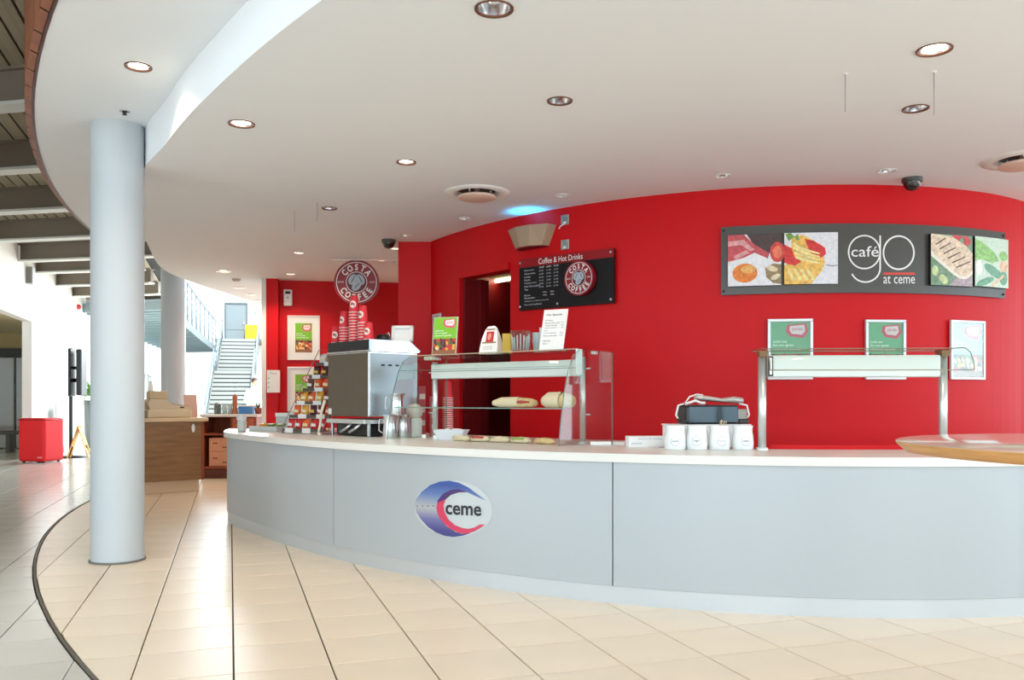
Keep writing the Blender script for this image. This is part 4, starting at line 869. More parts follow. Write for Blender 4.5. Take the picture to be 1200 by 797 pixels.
prt(p, f, 'mushroom_print', (150, 126, 88), [[(.7, .66), (.85, .58), (1, .6), (1, .98), (.85, .96), (.72, .84)]], .0018); prt(p, f, 'mushroom_gill', (222, 208, 172), [ell(.83, .68, .11, .055, 12, rot=.3), ell(.9, .84, .1, .05, 12, rot=-.4)], .0022)
# pasta
p, f = picture(918, 980, 273.5, 333.5, 'square picture of spaghetti with tomato sauce')
prt(p, f, 'plate_print', (226, 226, 230), [R01], .0006); prt(p, f, 'pasta_print', (240, 186, 90), [[(.15, .1), (.35, .04), (.7, .25), (.76, .6), (.7, .75), (.5, 1), (0, 1), (0, .65), (.1, .5)]], .001)
prt(p, f, 'sauce_print', (210, 44, 40), [[(0, .22), (.14, .3), (.2, .48), (.32, .56), (.2, .64), (0, .58)], [(.38, .12), (.55, .16), (.76, .3), (.78, .42), (.68, .5), (.5, .42), (.44, .28)]], .0016)
prt(p, f, 'strand_print', (250, 222, 150), [[(.16+.02*k, .18+.09*k), (.36+.05*k, .3+.08*k), (.66, .4+.06*k), (.66, .43+.06*k), (.34+.05*k, .345+.08*k), (.15+.02*k, .23+.09*k)] for k in range(4)]+[[(.05+.12*k, .72), (.1+.12*k, .7), (.22+.12*k, .92), (.16+.12*k, .94)] for k in range(4)], .0022)
prt(p, f, 'herb_print', (120, 160, 70), [[(.02, .02), (.12, .0), (.2, .08), (.08, .16)], [(.2, .06), (.26, .02), (.28, .14), (.22, .15)]], .0022); prt(p, f, 'fork_print', (150, 150, 160), [[(.78, .62), (.9, .645), (.99, .63), (.99, .65), (.9, .665), (.78, .645)]], .0022)
# toast
p, f = picture(1087.5, 1135.5, 276, 335.5, 'square picture of a grilled flatbread with salad')
prt(p, f, 'salad_print', (120, 150, 120), [R01], .0006); prt(p, f, 'plate_print', (176, 160, 164), [[(.45, .98), (.6, .85), (1, .72), (1, 1), (.5, 1)]], .001); prt(p, f, 'tomato_print', (206, 70, 72), [[(.5, 0), (.9, .02), (.97, .12), (.85, .24), (.62, .12)]], .001)
prt(p, f, 'bread_print', (226, 204, 178), [[(0, 0), (.5, .03), (.85, .2), (1, .35), (1, .74), (.85, .86), (.7, .86), (.55, .78), (0, .42)]], .0014); prt(p, f, 'crumb_print', (236, 228, 212), [[(0, .34), (.55, .72), (.72, .8), (.86, .8), (1, .68), (1, .75), (.85, .86), (.7, .86), (.55, .79), (0, .43)]], .0018)
prt(p, f, 'grill_print', (104, 74, 56), [[(.1+.1*k, .2+.085*k), (.34+.12*k, .07+.085*k), (.36+.12*k, .085+.085*k), (.11+.1*k, .225+.085*k)] for k in range(6)], .0022); prt(p, f, 'lettuce_print', (196, 208, 150), [ell(.1, .72, .08, .1, 10), ell(.3, .88, .12, .08, 10, rot=.6)], .0022)
# salad
p, f = picture(1138.5, 1177, 279.5, 337, 'pale square picture of a green salad')
prt(p, f, 'ground_print', (206, 226, 206), [R01], .0006); prt(p, f, 'leaf_print', (150, 200, 120), [[(0, .05), (.2, .1), (.6, .3), (.72, .45), (.5, .52), (.2, .45), (0, .5)], ell(.85, .35, .13, .1, 12)], .0012); prt(p, f, 'shade_leaf_print', (112, 168, 136), [ell(.55, .68, .3, .1, 12, rot=.4), ell(.3, .9, .28, .07, 12, rot=-.3), ell(.85, .8, .12, .15, 12)], .0016)
prt(p, f, 'prawn_print', (236, 196, 160), [ell(.86, .56, .12, .12, 14), [(.5, .95), (.85, .72), (.88, .76), (.54, 1)]], .002); prt(p, f, 'onion_print', (240, 236, 232), [ell(.12, .62, .1, .16, 12)], .002)

# framed posters on the curved wall
M_frame = mat('silver frame', (216, 220, 222), .35, metal=.3)
def framed(name, lab, x0, x1, y0, y1, seed, green=None, border=.09, mount=None):
    xm, ym = (x0+x1)/2, (y0+y1)/2; c0, c1 = WALL.pix(x0, ym), WALL.pix(x1, ym); d = (c0.y+c1.y)/2; t = (c1-c0).normalized(); n_ = Vector((t.y, -t.x, 0)); n_.normalize(); t.z = 0; t.normalize()
    mid = WALL.pix(xm, ym); mid.z = H-(ym-HY)/F*d; w_ = (Vector((c1.x, c1.y, 0))-Vector((c0.x, c0.y, 0))).length; h_ = (y1-y0)/F*d
    th = thing(name, lab, 'poster', mid+n_*.004, math.atan2(t.y, t.x)); frame_parts(th, w_, h_, seed, green, border); return th
def frame_parts(th, w_, h_, seed, green=None, b=.09, mount=False, glass=True, m=None):
    bw = .022
    fr_ = MB()
    for c_, d_ in (((0, -.012, h_/2-bw/2), (w_, .024, bw)), ((0, -.012, -h_/2+bw/2), (w_, .024, bw)), ((-w_/2+bw/2, -.012, 0), (bw, .024, h_-2*bw)), ((w_/2-bw/2, -.012, 0), (bw, .024, h_-2*bw))): fr_.bbox(c_, d_, .003)
    fr_.build('frame', m or M_frame, th)
    MB().bbox((0, -.005, 0), (w_-2*bw, .008, h_-2*bw), .0005).build('sheet', M_paper, th)
    i_ = bw+(.0 if not mount else mount); fn = quadmap((-w_/2+i_, -.0095, h_/2-i_), (w_/2-i_, -.0095, h_/2-i_), (-w_/2+i_, -.0095, -h_/2+i_), (w_/2-i_, -.0095, -h_/2+i_))
    poster_print(th, fn, seed, green)
    if glass: MB().box((0, -.018, 0), (w_-2*bw, .002, h_-2*bw)).build('glazing', M_glass, th)
M_pg = mat('poster green', (118, 184, 140), .5)  # green lightened to include glare on the glazing
framed('framed_poster', 'green framed poster behind the left post of the glass guard', 899, 952, 374, 445, 11, M_pg)
framed('framed_poster', 'green framed poster behind the middle of the glass guard', 1013, 1060, 375, 445, 12, M_pg)
framed('framed_poster', 'framed poster farthest right, print paled for glare, behind the guard end', 1112, 1152, 376, 445, 13, mat('glare poster green', (170, 214, 206), .5))  # glare on this poster is put into the paler print colour
# framed notice left of the doorway
a = WALL.hit(513); t = thing('framed_notice', 'grey framed notice behind the green leaflet, left of the doorway', 'notice', WALL.pix(513, 384, .004), math.atan2(WALL.at(a+.01).y-WALL.at(a-.01).y, WALL.at(a+.01).x-WALL.at(a-.01).x))
MB().bbox((0, -.01, -.02), (.19, .02, .33), .003).build('frame', M_frame, t); MB().bbox((0, -.022, -.02), (.15, .004, .29), .001).build('sheet', mat('notice grey', (186, 178, 168), .6), t); MB().lathe([(.0001, .0), (.012, .0)], (0, 0, 0), 10)
m = MB(); fn = quadmap((-.075, -.0245, .125), (.075, -.0245, .125), (-.075, -.0245, -.165), (.075, -.0245, -.165)); text(m, 'Staff only', (.15, .1, .8, .17), fn, .0006); m.build('lettering', M_ink, t)
# store room lamp
q = D(590, 327, 11.2); t = thing('strip_lamp', 'bright tube lamp on the store room ceiling inside the doorway', 'lamp', q, math.atan2(tx.y, tx.x))
MB().box((0, 0, .030), (.5, .09, .03)).build('body', M_plastic, t); MB().tube([(-.24, 0, -.005), (.24, 0, -.005)], .03, 8).build('tube', mat('tube glow', (255, 248, 220), .5, emit=((255, 244, 205), 6)), t)

# rear wall: framed posters, wall unit, notice, hanging sign
def on_rear(name, lab, cat, x0, x1, y0, y1):
    a, b = RW(x0, (y0+y1)/2), RW(x1, (y0+y1)/2); c_ = RW((x0+x1)/2, (y0+y1)/2); return thing(name, lab, cat, c_-rn*.003, RZ), (b-a).length, (y1-y0)/F*c_.y
t, w_, h_ = on_rear('framed_poster', 'white mounted fruit poster on the rear red wall, the upper one', 'poster', 337, 375, 370, 422); frame_parts(t, w_, h_, 21, M_green, mount=.085, glass=False, m=M_plastic)
t, w_, h_ = on_rear('framed_poster', 'white mounted poster on the rear red wall, half hidden by the snack rack', 'poster', 337, 375, 430, 482); frame_parts(t, w_, h_, 22, M_green, mount=.085, glass=False, m=M_plastic)
t, w_, h_ = on_rear('wall_unit', 'small white wall unit above the mounted posters', 'air freshener', 333, 343, 340, 359)
MB().bbox((0, -.04, 0), (w_, .08, h_), .012, seg=2).build('case', M_plastic, t); MB().bbox((0, -.082, h_*.3), (w_*.6, .006, h_*.16), .002).build('grille', M_black, t); MB().ball((0, -.082, 0), .01, 8).build('button', M_black, t)
pp = (r0-rd*.08); t = thing('wall_notice', 'white paper notice on the red end pier', 'notice', D(320.5, 447, 11.76), RZ)
MB().bbox((0, 0, 0), (.175, .003, .31), .0008).build('sheet', M_paper, t); fn = quadmap((-.087, -.0025, .155), (.087, -.0025, .155), (-.087, -.0025, -.155), (.087, -.0025, -.155))
m = MB(); text(m, 'Please', (.25, .1, .75, .18), fn, .0005); m.build('lettering', mat('pink ink', (200, 110, 110), .6), t)
for v in (.36, .56, .76): m = MB(); sheet(m, ell(.12, v, .05, .03, 10), fn, .0006); m.build('mark', mat('mark green', (110, 130, 120), .6), t)
hs = thing('hanging_sign', 'round red coffee sign hanging from a ceiling rail', 'sign', D(418, 331, 10.2), .06)
roundel(hs, planar(Vector((0, -.015, 0)), Vector((1, 0, 0)), ZU_, Vector((0, -1, 0)), .268), .03, 2)
for s in (-.11, .12): MB().tube([(s, 0, .24), (s, 0, ZL-hs.location.z-.03)], .008, 6).build('hanger', M_plastic, hs)
t = thing('ceiling_rail', 'thin white ceiling rail carrying the hanging round sign', 'rail', P(430, 304, ZL-.012), .06); MB().bbox((0, 0, -.006), (.82, .02, .014), .003).build('track', M_plastic, t); MB().tube([(.3, 0, -.02), (.3, 0, -.05)], .02, 8).build('spot_head', M_white, t)

# ------------------------------------------------------------------ ceiling fittings
M_ring = [mat('trim ring bronze', (120, 84, 66), .3, metal=.6), mat('trim ring white', (226, 222, 214), .4)]
for i, (x, y, z, r, lit, zc, lab) in enumerate(DL):
    t = thing('downlight', lab, 'downlight', (x, y, zc))
    big = i < 6 or i in (11, 20); mr = M_ring[0] if big else M_ring[1]
    MB().lathe([(r*1.04, .001), (r*1.03, -.006), (r*.92, -.005), (r*.9, .004)], n=28).build('trim_ring', mr, t)
    MB().lathe([(r*.92, .0), (r*.8, .05), (r*.5, .085), (.0001, .088)], n=28).build('reflector', M_refl, t)
    if lit: MB().lathe([(.0001, .012), (r*.62, .012), (r*.66, .02)], n=20).build('lamp', M_lamp, t)
    else: MB().ball((0, 0, .05), r*.32, 10).build('lamp', mat('lamp off', (226, 226, 222), .2), t)
    if lit:
        l = bpy.data.lights.new('downlight_beam', 'SPOT'); l.energy = (10 if i > 14 else 24) if 12 <= i <= 19 else 20; l.color = (1, .80, .58); l.spot_size = 2.3; l.spot_blend = .6; l.shadow_soft_size = r*.6
        lo = bpy.data.objects.new('downlight_beam', l); COL.objects.link(lo); lo.location = (x, y, zc-.01)
M_pink = mat('diffuser disc', (226, 196, 180), .6)
for v, lab in zip(VENTS, ('round air diffuser in the ceiling in front of the uplighter', 'round air diffuser cut by the right edge of the view')):
    t = thing('air_diffuser', lab, 'vent', (v.x, v.y, ZL))
    MB().lathe([(.265, .0), (.262, -.008), (.2, -.014), (.17, -.008), (.16, .02)], n=40).build('ring', M_white, t)
    MB().lathe([(.16, .02), (.15, .09), (.0001, .1)], n=32).build('throat', mat('throat grey', (110, 96, 84), .5), t)
    MB().lathe([(.0001, -.052), (.150, -.05), (.158, -.044), (.15, -.03), (.02, -.02), (.02, .09)], n=40).build('disc', M_pink, t)
    for k in range(3): MB().tube([(.11*math.cos(2*PI*k/3), .11*math.sin(2*PI*k/3), -.03), (.11*math.cos(2*PI*k/3), .11*math.sin(2*PI*k/3), .08)], .008, 6).build('stud', M_steel, t)
for (x, y, lab) in ((1069, 211, 'dark dome camera on the ceiling above the cafe name board'), (455.5, 283, 'dark dome camera on the ceiling left of the red wall end')):
    p = P(x, y-2, ZL); t = thing('dome_camera', lab, 'security camera', p)
    MB().lathe([(.074, .0), (.074, -.03), (.066, -.034)], n=24).build('housing', mat('camera grey', (70, 68, 66), .4), t); MB().lathe([(.064, -.032), (.06, -.06), (.04, -.085), (.0001, -.096)], n=24).build('dome', mat('smoked dome', (30, 28, 26), .06, coat=.6), t)
for (x, y0, y1, lab) in ((990.5, 86, 131, 'thin ceiling wire left of the pair at the upper right'), (1094.5, 84, 135, 'thin ceiling wire right of the pair at the upper right'), (345, 246, 271, 'left thin ceiling wire of the pair beside the small unlit downlight'), (371.5, 236, 259, 'right thin ceiling wire of the pair beside the small unlit downlight')):
    p = P(x, y0, ZL); L = (y1-y0)/F*p.y; t = thing('hanging_wire', lab, 'wire', p); MB().tube([(0, 0, 0), (0, 0, -L)], .0022, 5).build('wire', mat('wire grey', (150, 144, 140), .5), t)
    MB().lathe([(.0001, -.006), (.012, -.005), (.014, 0)], n=12).build('hook_plate', M_plastic, t)
p = P(146, 130, ZU); t = thing('sprinkler', 'small dark sprinkler in the ceiling at the top of the first column', 'sprinkler', p); MB().lathe([(.034, 0), (.034, -.004), (.022, -.006)], n=16).build('rose', M_steel, t); MB().lathe([(.018, -.004), (.01, -.02), (.018, -.026), (.0001, -.028)], n=12).build('head', M_black, t)
p = P(277, 326.5, ZL); t = thing('smoke_detector', 'small grey smoke detector between the far ceiling lights', 'smoke detector', p); MB().lathe([(.06, 0), (.06, -.02), (.04, -.04), (.0001, -.042)], n=16).build('body', mat('detector grey', (196, 180, 168), .5), t); MB().lathe([(.065, 0), (.065, -.006), (.058, -.008)], n=16).build('base', M_plastic, t)
# ------------------------------------------------------------------ snack rack and trays at the left end of the worktop
SR = Vector((-2.09, 7.75, ZT)); RZS = -.527
rack = thing('snack_rack', 'six tier wire snack rack with white price tags beside the coffee machine', 'rack', SR, RZS)
M_wire = mat('rack wire', (150, 146, 140), .35, metal=.6); M_shelf = mat('rack shelf', (92, 84, 80), .5)
def SW(x, y, z): return SR + Matrix.Rotation(RZS, 3, 'Z') @ Vector((x, y, z))
for x in (.004, .496): MB().tube([(x, 0, .004), (x, .62, .004), (x, .62, .78), (x, .48, .78), (x, 0, .05), (x, 0, .004)], .004, 6).build('side_wire', M_wire, rack)
flav = [('orange', (226, 96, 36)), ('red', (206, 38, 36)), ('dark plum', (74, 26, 40)), ('gold', (224, 166, 60)), ('brown', (110, 62, 40)), ('blue', (52, 84, 160)), ('white', (226, 226, 226)), ('green', (110, 140, 50))]
tiers = [[1, 1, 0, 1, 1], [0, 3, 2, 4, 0], [3, 0, 3, 4, 2], [4, 0, 0, 4, 2], [2, 2, 1, 2, 4], [6, 5, 2, 6, 5]]
order = ['bottom', 'second', 'third', 'fourth', 'fifth', 'top']; pack = {}
def packet(i):
    if i not in pack:
        mb = MB(); nx, nz = 4, 4
        def P_(a, b, s): x, z = (a/nx-.5)*1.03, b/nz*1.1; bul = (math.sin(PI*a/nx)*math.sin(PI*b/nz))**.5; return (x*.082, s*.018*bul, z*.10)
        for s in (-1, 1): mb.add([P_(a, b, s) for b in range(nz+1) for a in range(nx+1)], [(b*(nx+1)+a, b*(nx+1)+a+1, (b+1)*(nx+1)+a+1, (b+1)*(nx+1)+a) for b in range(nz) for a in range(nx)], 0, True)
        o = mb.build('snack_packet', mat('packet '+flav[i][0], flav[i][1], .3)); m = MB(); sheet(m, [(-.028, .04), (.028, .036), (.026, .062), (-.026, .066)], lambda u, v, off=0: Vector((u, -.019-off, v)), .0006); m.build('name_patch', mat('patch '+str(i % 3), [(240, 226, 180), (240, 240, 240), (226, 190, 70)][i % 3], .4), o); pack[i] = [o, False]
    if not pack[i][1]: pack[i][1] = True; return pack[i][0]
    return dup(pack[i][0])
for k, row in enumerate(tiers):
    y, z = .085*k, .02+.122*k
    mb = MB(); mb.box((.25, y+.06, z), (.485, .12, .004)); mb.box((.25, y+.002, z+.012), (.485, .004, .024)); mb.build('shelf', M_shelf, rack)
    for x in ((.09, .30), (.16, .38), (.07, .27), (.2, .42), (.1, .33), (.16, .4))[k]:
        MB().bbox((x+.01*(k % 2), y-.004, z+.008), (.10, .003, .045), .0006).build('price_tag', M_paper, rack)
    seen = {}
    for j, f in enumerate(row):
        o = packet(f); p = SW(.055+.097*j, y+.048, z+.0055); o.location = p; o.rotation_euler = (-.17+random.uniform(-.05, .05), random.uniform(-.05, .05), RZS+random.uniform(-.08, .08))
        n_ = row.count(f); lab = '%s snack packet, %s from the left on the %s tier of the wire rack' % (flav[f][0], ORD[j], order[k])
        tag(o, lab, 'snack', ('%s packets on the %s rack tier' % (flav[f][0], order[k])) if n_ > 1 else None)
        if n_ == 1 and 'group' in o: del o['group']
M_acr = mat('acrylic', (225, 228, 228), glass=True)
def tray(name, lab, loc, rz, w_, d_, h_):
    t = thing(name, lab, 'tray', loc, rz); MB().bbox((0, 0, .004), (w_, d_, .008), .002).build('base', mat('clear acrylic'), t)
    for c_, q_ in (((0, -d_/2+.003, h_/2), (w_, .006, h_)), ((0, d_/2-.003, h_/2), (w_, .006, h_)), ((-w_/2+.003, 0, h_/2), (.006, d_-.012, h_)), ((w_/2-.003, 0, h_/2), (.006, d_-.012, h_))): MB().box(c_, q_).build('side_pane', mat('tray pane', (206, 210, 206), .3, alpha=.6), t)
    return t
p = P(318, 505.5, ZT); tray('snack_tray', 'clear low tray of wrapped cakes at the left end of the worktop', p, -.45, .34, .24, .05)
R_ = Matrix.Rotation(-.45, 3, 'Z')
for j, (f, x) in enumerate(((3, -.12), (7, -.01), (7, .11))):
    o = packet(f); o.location = p+R_ @ Vector((x, -.04, .034)); o.rotation_euler = (-1.2, 0, -.45+.08*j); tag(o, ['gold wrapped cake in the low clear tray', 'left green wrapped cake in the low clear tray', 'right green wrapped cake in the low clear tray'][j], 'snack')
    if 'group' in o: del o['group']
p2 = p+R_ @ Vector((.05, .30, 0)); t = tray('snack_tray', 'taller clear basket with white rim behind the low tray of cakes', p2, -.45, .32, .22, .17); MB().bbox((0, -.112, .155), (.33, .01, .04), .002).build('rim_strip', M_plastic, t)
for j, (f, x) in enumerate(((6, -.097), (3, .0), (0, .094))):
    o = packet(f); o.location = p2+R_ @ Vector((x, 0, .09)); o.rotation_euler = (-.5, .03*j, -.45); tag(o, flav[f][0]+' packet in the taller clear basket behind the low tray', 'snack')
    if 'group' in o: del o['group']
p = P(300, 504.6, ZT); p = Vector((-2.62, 8.28, ZT)); t = thing('tape_roll', 'white paper roll on a small clear stand at the worktop end', 'roll', p, -.4); MB().bbox((0, 0, .05), (.07, .06, .10), .004).build('stand', mat('clear acrylic'), t); MB().tube([(-.04, 0, .13), (.03, 0, .13)], .032, 16).build('roll', M_paper, t)

# ------------------------------------------------------------------ till counter, with what stands on it
ta, tb_ = P(234.6, 576), P(166, 580); tdx = (ta-tb_).normalized(); RZT = math.atan2(tdx.y, tdx.x); TL_ = tb_-tdx*.42; TW = (ta-TL_).length+.05
tc_ = thing('till_counter', 'brown veneered till counter behind the white column', 'counter', TL_, RZT)
def TC(x, y, z): return TL_ + Matrix.Rotation(RZT, 3, 'Z') @ Vector((x, y, z))
MB().bbox((TW/2-.02, .30, .075), (TW-.06, .5, .15), .003).build('plinth', mat('pale plinth', (214, 188, 152), .5), tc_)
MB().bbox((TW/2, .30, .517), (TW, .6, .73), .004).build('body', M_cherry, tc_); MB().bbox((TW/2-.02, -.008, .517), (TW-.04, .016, .73), .003).build('front_panel', M_wood, tc_)
MB().bbox((TW/2+.01, .28, .906), (TW+.06, .66, .046), .004).build('top', mat('pale beech top', (222, 194, 154), .4), tc_)
MB().lathe([(.0001, .0), (.03, .0), (.034, .006), (.034, .01)], n=16, sx=.6, sy=1.6).build('lock_plate', M_plastic, tc_).matrix_local = Matrix.Translation((TW-.14, -.018, .80)) @ Matrix.Rotation(PI/2, 4, 'X')
zt2 = .929
reg = thing('cash_register', 'beige cash register on the till counter', 'cash register', TC(TW-.36, .24, zt2), RZT+.0)
MB().bbox((-.03, .05, .052), (.52, .40, .104), .02, seg=2).build('drawer', M_beige, reg)
mb = MB(); sec = [(-.26, .106), (.24, .106), (.24, .14), (.0, .17), (-.08, .235), (-.25, .235), (-.28, .18)]
mb.add([(x, -.12, z) for x, z in sec]+[(x, .20, z) for x, z in sec], [tuple(range(7)), tuple(reversed(range(7, 14)))]+[(i, (i+1) % 7, 7+(i+1) % 7, 7+i) for i in range(7)]); mb.build('keyboard_housing', mat('beige plastic'), reg)
for i in range(5):
    for j in range(3): MB().bbox((.03+.04*i, -.06+.07*j, .168-.005*i), (.03, .05, .012), .003).build('key', mat('key brown', (150, 120, 90), .5), reg)
MB().bbox((-.14, .06, .285), (.22, .2, .10), .012, seg=2).build('printer_box', mat('printer beige', (206, 184, 148), .5), reg); MB().bbox((.0, -.125, .05), (.06, .008, .02), .002).build('drawer_lock', M_plastic, reg)
MB().bbox((.12, -.12, .13), (.05, .01, .016), .002).build('key_lock', M_black, reg); MB().add([(-.26, .02, .24), (-.18, .02, .24), (-.2, .05, .46), (-.24, .05, .46), (-.26, .024, .24), (-.18, .024, .24), (-.2, .054, .46), (-.24, .054, .46)], [(0, 1, 2, 3), (7, 6, 5, 4), (0, 4, 5, 1), (1, 5, 6, 2), (2, 6, 7, 3), (3, 7, 4, 0)]).build('receipt', M_paper, reg)
t = thing('menu_box', 'tall narrow brown box beside the cash register', 'box', TC(TW-.74, .3, zt2), RZT); MB().bbox((0, 0, .21), (.085, .16, .42), .004).build('box', mat('kraft brown', (176, 128, 78), .6), t); MB().bbox((0, -.082, .24), (.06, .002, .3), .001).build('panel', mat('kraft pale', (198, 152, 100), .6), t)
t = thing('vacuum_flask', 'steel vacuum flask with a black top on the till counter', 'flask', TC(TW-.97, .22, zt2), RZT); MB().lathe([(.0001, 0), (.075, 0), (.078, .01), (.078, .19), (.07, .2)], n=24).build('body', mat('warm steel', (196, 170, 140), .25, metal=.9), t); MB().lathe([(.074, .198), (.072, .235), (.04, .255), (.0001, .26)], n=24).build('lid', M_black, t); MB().tube([(.07, 0, .22), (.13, 0, .21), (.125, 0, .06), (.08, 0, .04)], .011, 8).build('handle', M_black, t)
t = thing('tilted_board', 'pinkish board tilted behind the cash register', 'board', TC(TW-.03, .52, zt2), RZT); R_ = Matrix.Rotation(-.25, 3, 'X'); MB().bbox(R_ @ Vector((0, 0, .15)), (.16, .02, .30), .004, M=R_).build('board', mat('pinkish board', (206, 170, 156), .6), t); MB().bbox((0, .06, .01), (.12, .12, .016), .003).build('foot', mat('pinkish board'), t)

# ------------------------------------------------------------------ open cherry unit behind the counter end
RU = Vector((-4.55, 12.5, 0)); ru = thing('cherry_unit', 'reddish wooden unit with an open dark niche behind the worktop end', 'cabinet', RU, .03)
W_ = .80
MB().bbox((W_/2, .25, .925), (W_+.04, .54, .04), .004).build('top', M_white, ru)
mb = MB(); mb.box((.015, .25, .49), (.03, .5, .83)); mb.box((W_-.015, .25, .49), (.03, .5, .83)); mb.box((.44, .25, .78), (.03, .5, .24)); mb.box((W_/2, .49, .49), (W_, .02, .83)); mb.box((W_/2, .25, .65), (W_, .5, .03)); mb.box((W_/2, .25, .16), (W_, .5, .03)); mb.build('carcass', M_cherry, ru)
MB().bbox((.61, .012, .78), (.31, .02, .22), .003).build('drawer_front', mat('cherry front', (176, 92, 60), .45), ru); MB().ball((.5, -.004, .82), .012, 8).build('knob', M_dsteel, ru); MB().bbox((W_/2, .03, .07), (W_, .05, .14), .003).build('plinth', mat('dark plinth', (96, 48, 32), .5), ru)
for i, (x, z, h, lab) in enumerate(((.26, .176, .22, 'lower pinkish carton inside the open cherry unit'), (.26, .397, .2, 'upper pinkish carton inside the open cherry unit'))):
    t = thing('storage_carton', lab, 'box', RU+Vector((x, .22, z)), .03); MB().bbox((0, 0, h/2), (.34, .34, h), .004).build('box', mat('peach card', (218, 158, 124), .6), t)
    for q in ((-.08, .12), (.06, .06)): MB().bbox((q[0], -.171, q[1]), (.07, .002, .016), .0005).build('printed_mark', mat('brown print', (110, 60, 44), .6), t)
zu = .946
def on_unit(x, y): return RU+Vector((x, y, zu))
t = thing('canister', 'dark grey canister on the cherry unit', 'canister', on_unit(.17, .2)); MB().lathe([(.0001, 0), (.05, 0), (.052, .14), (.04, .145), (.0001, .15)], n=18).build('body', mat('canister grey', (106, 116, 112), .4), t); MB().lathe([(.042, .146), (.04, .165), (.0001, .168)], n=18).build('lid', M_steel, t)
for i, (x, lab) in enumerate(((.28, 'left glass tumbler beside the dark canister'), (.36, 'right glass tumbler against the wooden mill'))):
    o = MB().lathe([(.0001, 0), (.032, 0), (.04, .15), (.037, .15), (.03, .01), (.0001, .008)], n=16).build('tumbler', mat('tumbler glass', (186, 206, 206), .1, spec=.6)); o.location = on_unit(x, .18); tag(o, lab, 'glass')
t = thing('pepper_mill', 'tall wooden mill on the cherry unit', 'mill', on_unit(.44, .16)); MB().lathe([(.0001, 0), (.045, 0), (.045, .02), (.032, .09), (.038, .16), (.03, .2)], n=18).build('body', mat('mill wood', (180, 104, 64), .4), t); MB().lathe([(.032, .2), (.038, .24), (.03, .28), (.012, .29), (.0001, .291)], n=18).build('head', mat('mill wood'), t)
t = thing('blue_box', 'blue carton with a white lid on the cherry unit', 'box', on_unit(.60, .2)); MB().bbox((0, 0, .055), (.2, .16, .11), .004).build('box', mat('carton blue', (76, 140, 206), .5), t); MB().bbox((0, 0, .118), (.21, .17, .016), .003).build('lid', M_paper, t)
t = thing('potted_cactus', 'small brown pot with green tuft at the right end of the cherry unit', 'pot plant', on_unit(.775, .2)); MB().lathe([(.0001, 0), (.045, 0), (.055, .09), (.05, .09), (.0001, .08)], n=16).build('pot', mat('terracotta', (150, 84, 60), .6), t)
for k in range(7): a = k*.9; MB().tube([(.01*math.cos(a), .01*math.sin(a), .08), (.04*math.cos(a), .04*math.sin(a), .17)], [.009, .003], 5).build('leaf', mat('tuft green', (96, 124, 70), .6), t)

# ------------------------------------------------------------------ hall: things near the white wall
t = thing('seat_cube', 'bright red upholstered seat cube on the hall floor', 'seat', (P(40, 542.5)+Vector((.0, .24, 0))), -.16)
MB().bbox((0, 0, .42), (.54, .54, .80), .05, seg=3).build('body', mat('red upholstery', (226, 14, 26), .6, bump=(60, .3)), t); MB().tube([(-.272, -.272, .79), (.272, -.272, .79), (.272, .272, .79), (-.272, .272, .79), (-.272, -.272, .79)], .008, 6).build('piping', mat('red piping', (150, 8, 20), .6), t)
for x, y in ((-.2, -.2), (.2, -.2), (-.2, .2), (.2, .2)): MB().tube([(x, y, 0), (x, y, .03)], .025, 10).build('foot', M_black, t)
MB().bbox((.18, -.272, .1), (.1, .004, .03), .001).build('label_tab', mat('tab pink', (236, 130, 130), .5), t)
sd = 17.2; t = thing('screen_stand', 'black flat screens seen edge-on, on a thin pole by the hall wall', 'display', D(83, 500, sd)*Vector((1, 1, 0)) if False else Vector(((83-600)/F*sd, sd, 0)), .35)
MB().tube([(0, 0, .03), (0, 0, 2.2)], .035, 10).build('pole', mat('dark pole', (40, 42, 44), .4), t); MB().lathe([(.0001, 0), (.35, 0), (.35, .02), (.04, .035)], n=24).build('base', mat('dark pole'), t)
MB().bbox((.02, 0, 1.7), (.05, .75, .95), .01).build('screen', M_black, t); MB().bbox((.20, -.05, 1.7), (.10, .85, .92), .02).build('screen', mat('screen back', (40, 44, 46), .4), t); MB().tube([(.0, 0, 1.55), (.2, 0, 1.55)], .04, 8).build('bracket', M_black, t); MB().tube([(.0, 0, 1.8), (.2, 0, 1.8)], .03, 8).build('bracket', M_black, t)
p = P(66, 532); t = thing('barrier', 'pale steel barrier rail between red seat cube and hall wall', 'barrier', p, math.atan2(WD.y, WD.x)); MB().tube([(0, 0, 0), (0, 0, 1.08), (.03, .0, 1.12), (.3, .0, 1.13), (.8, 0, 1.13)], .022, 8).build('rail', M_steel, t); MB().box((.4, 0, .6), (.75, .01, .9)).build('glass_panel', mat('frosted pane', (225, 235, 235), .3), t); MB().tube([(.8, 0, 0), (.8, 0, 1.13)], .022, 8).build('post', M_steel, t)
p = P(93, 538); t = thing('wet_floor_sign', 'yellow folding wet floor sign standing in the hall', 'sign', p, .25); M_y = mat('sign yellow', (230, 182, 70), .5)
for s in (-1, 1):
    R_ = Matrix.Rotation(s*.30, 3, 'Y'); mb = MB()
    for c_, d_ in (((0, -.12, .33), (.018, .05, .64)), ((0, .12, .33), (.018, .05, .64)), ((0, 0, .45), (.014, .26, .36))): mb.bbox(R_ @ (Vector(c_)-Vector((0, 0, .66)))+Vector((0, 0, .645)), d_, .004, M=R_)
    mb.build('leaf', M_y, t)
MB().tube([(0, -.13, .64), (0, .13, .64)], .016, 8).build('hinge', M_y, t)
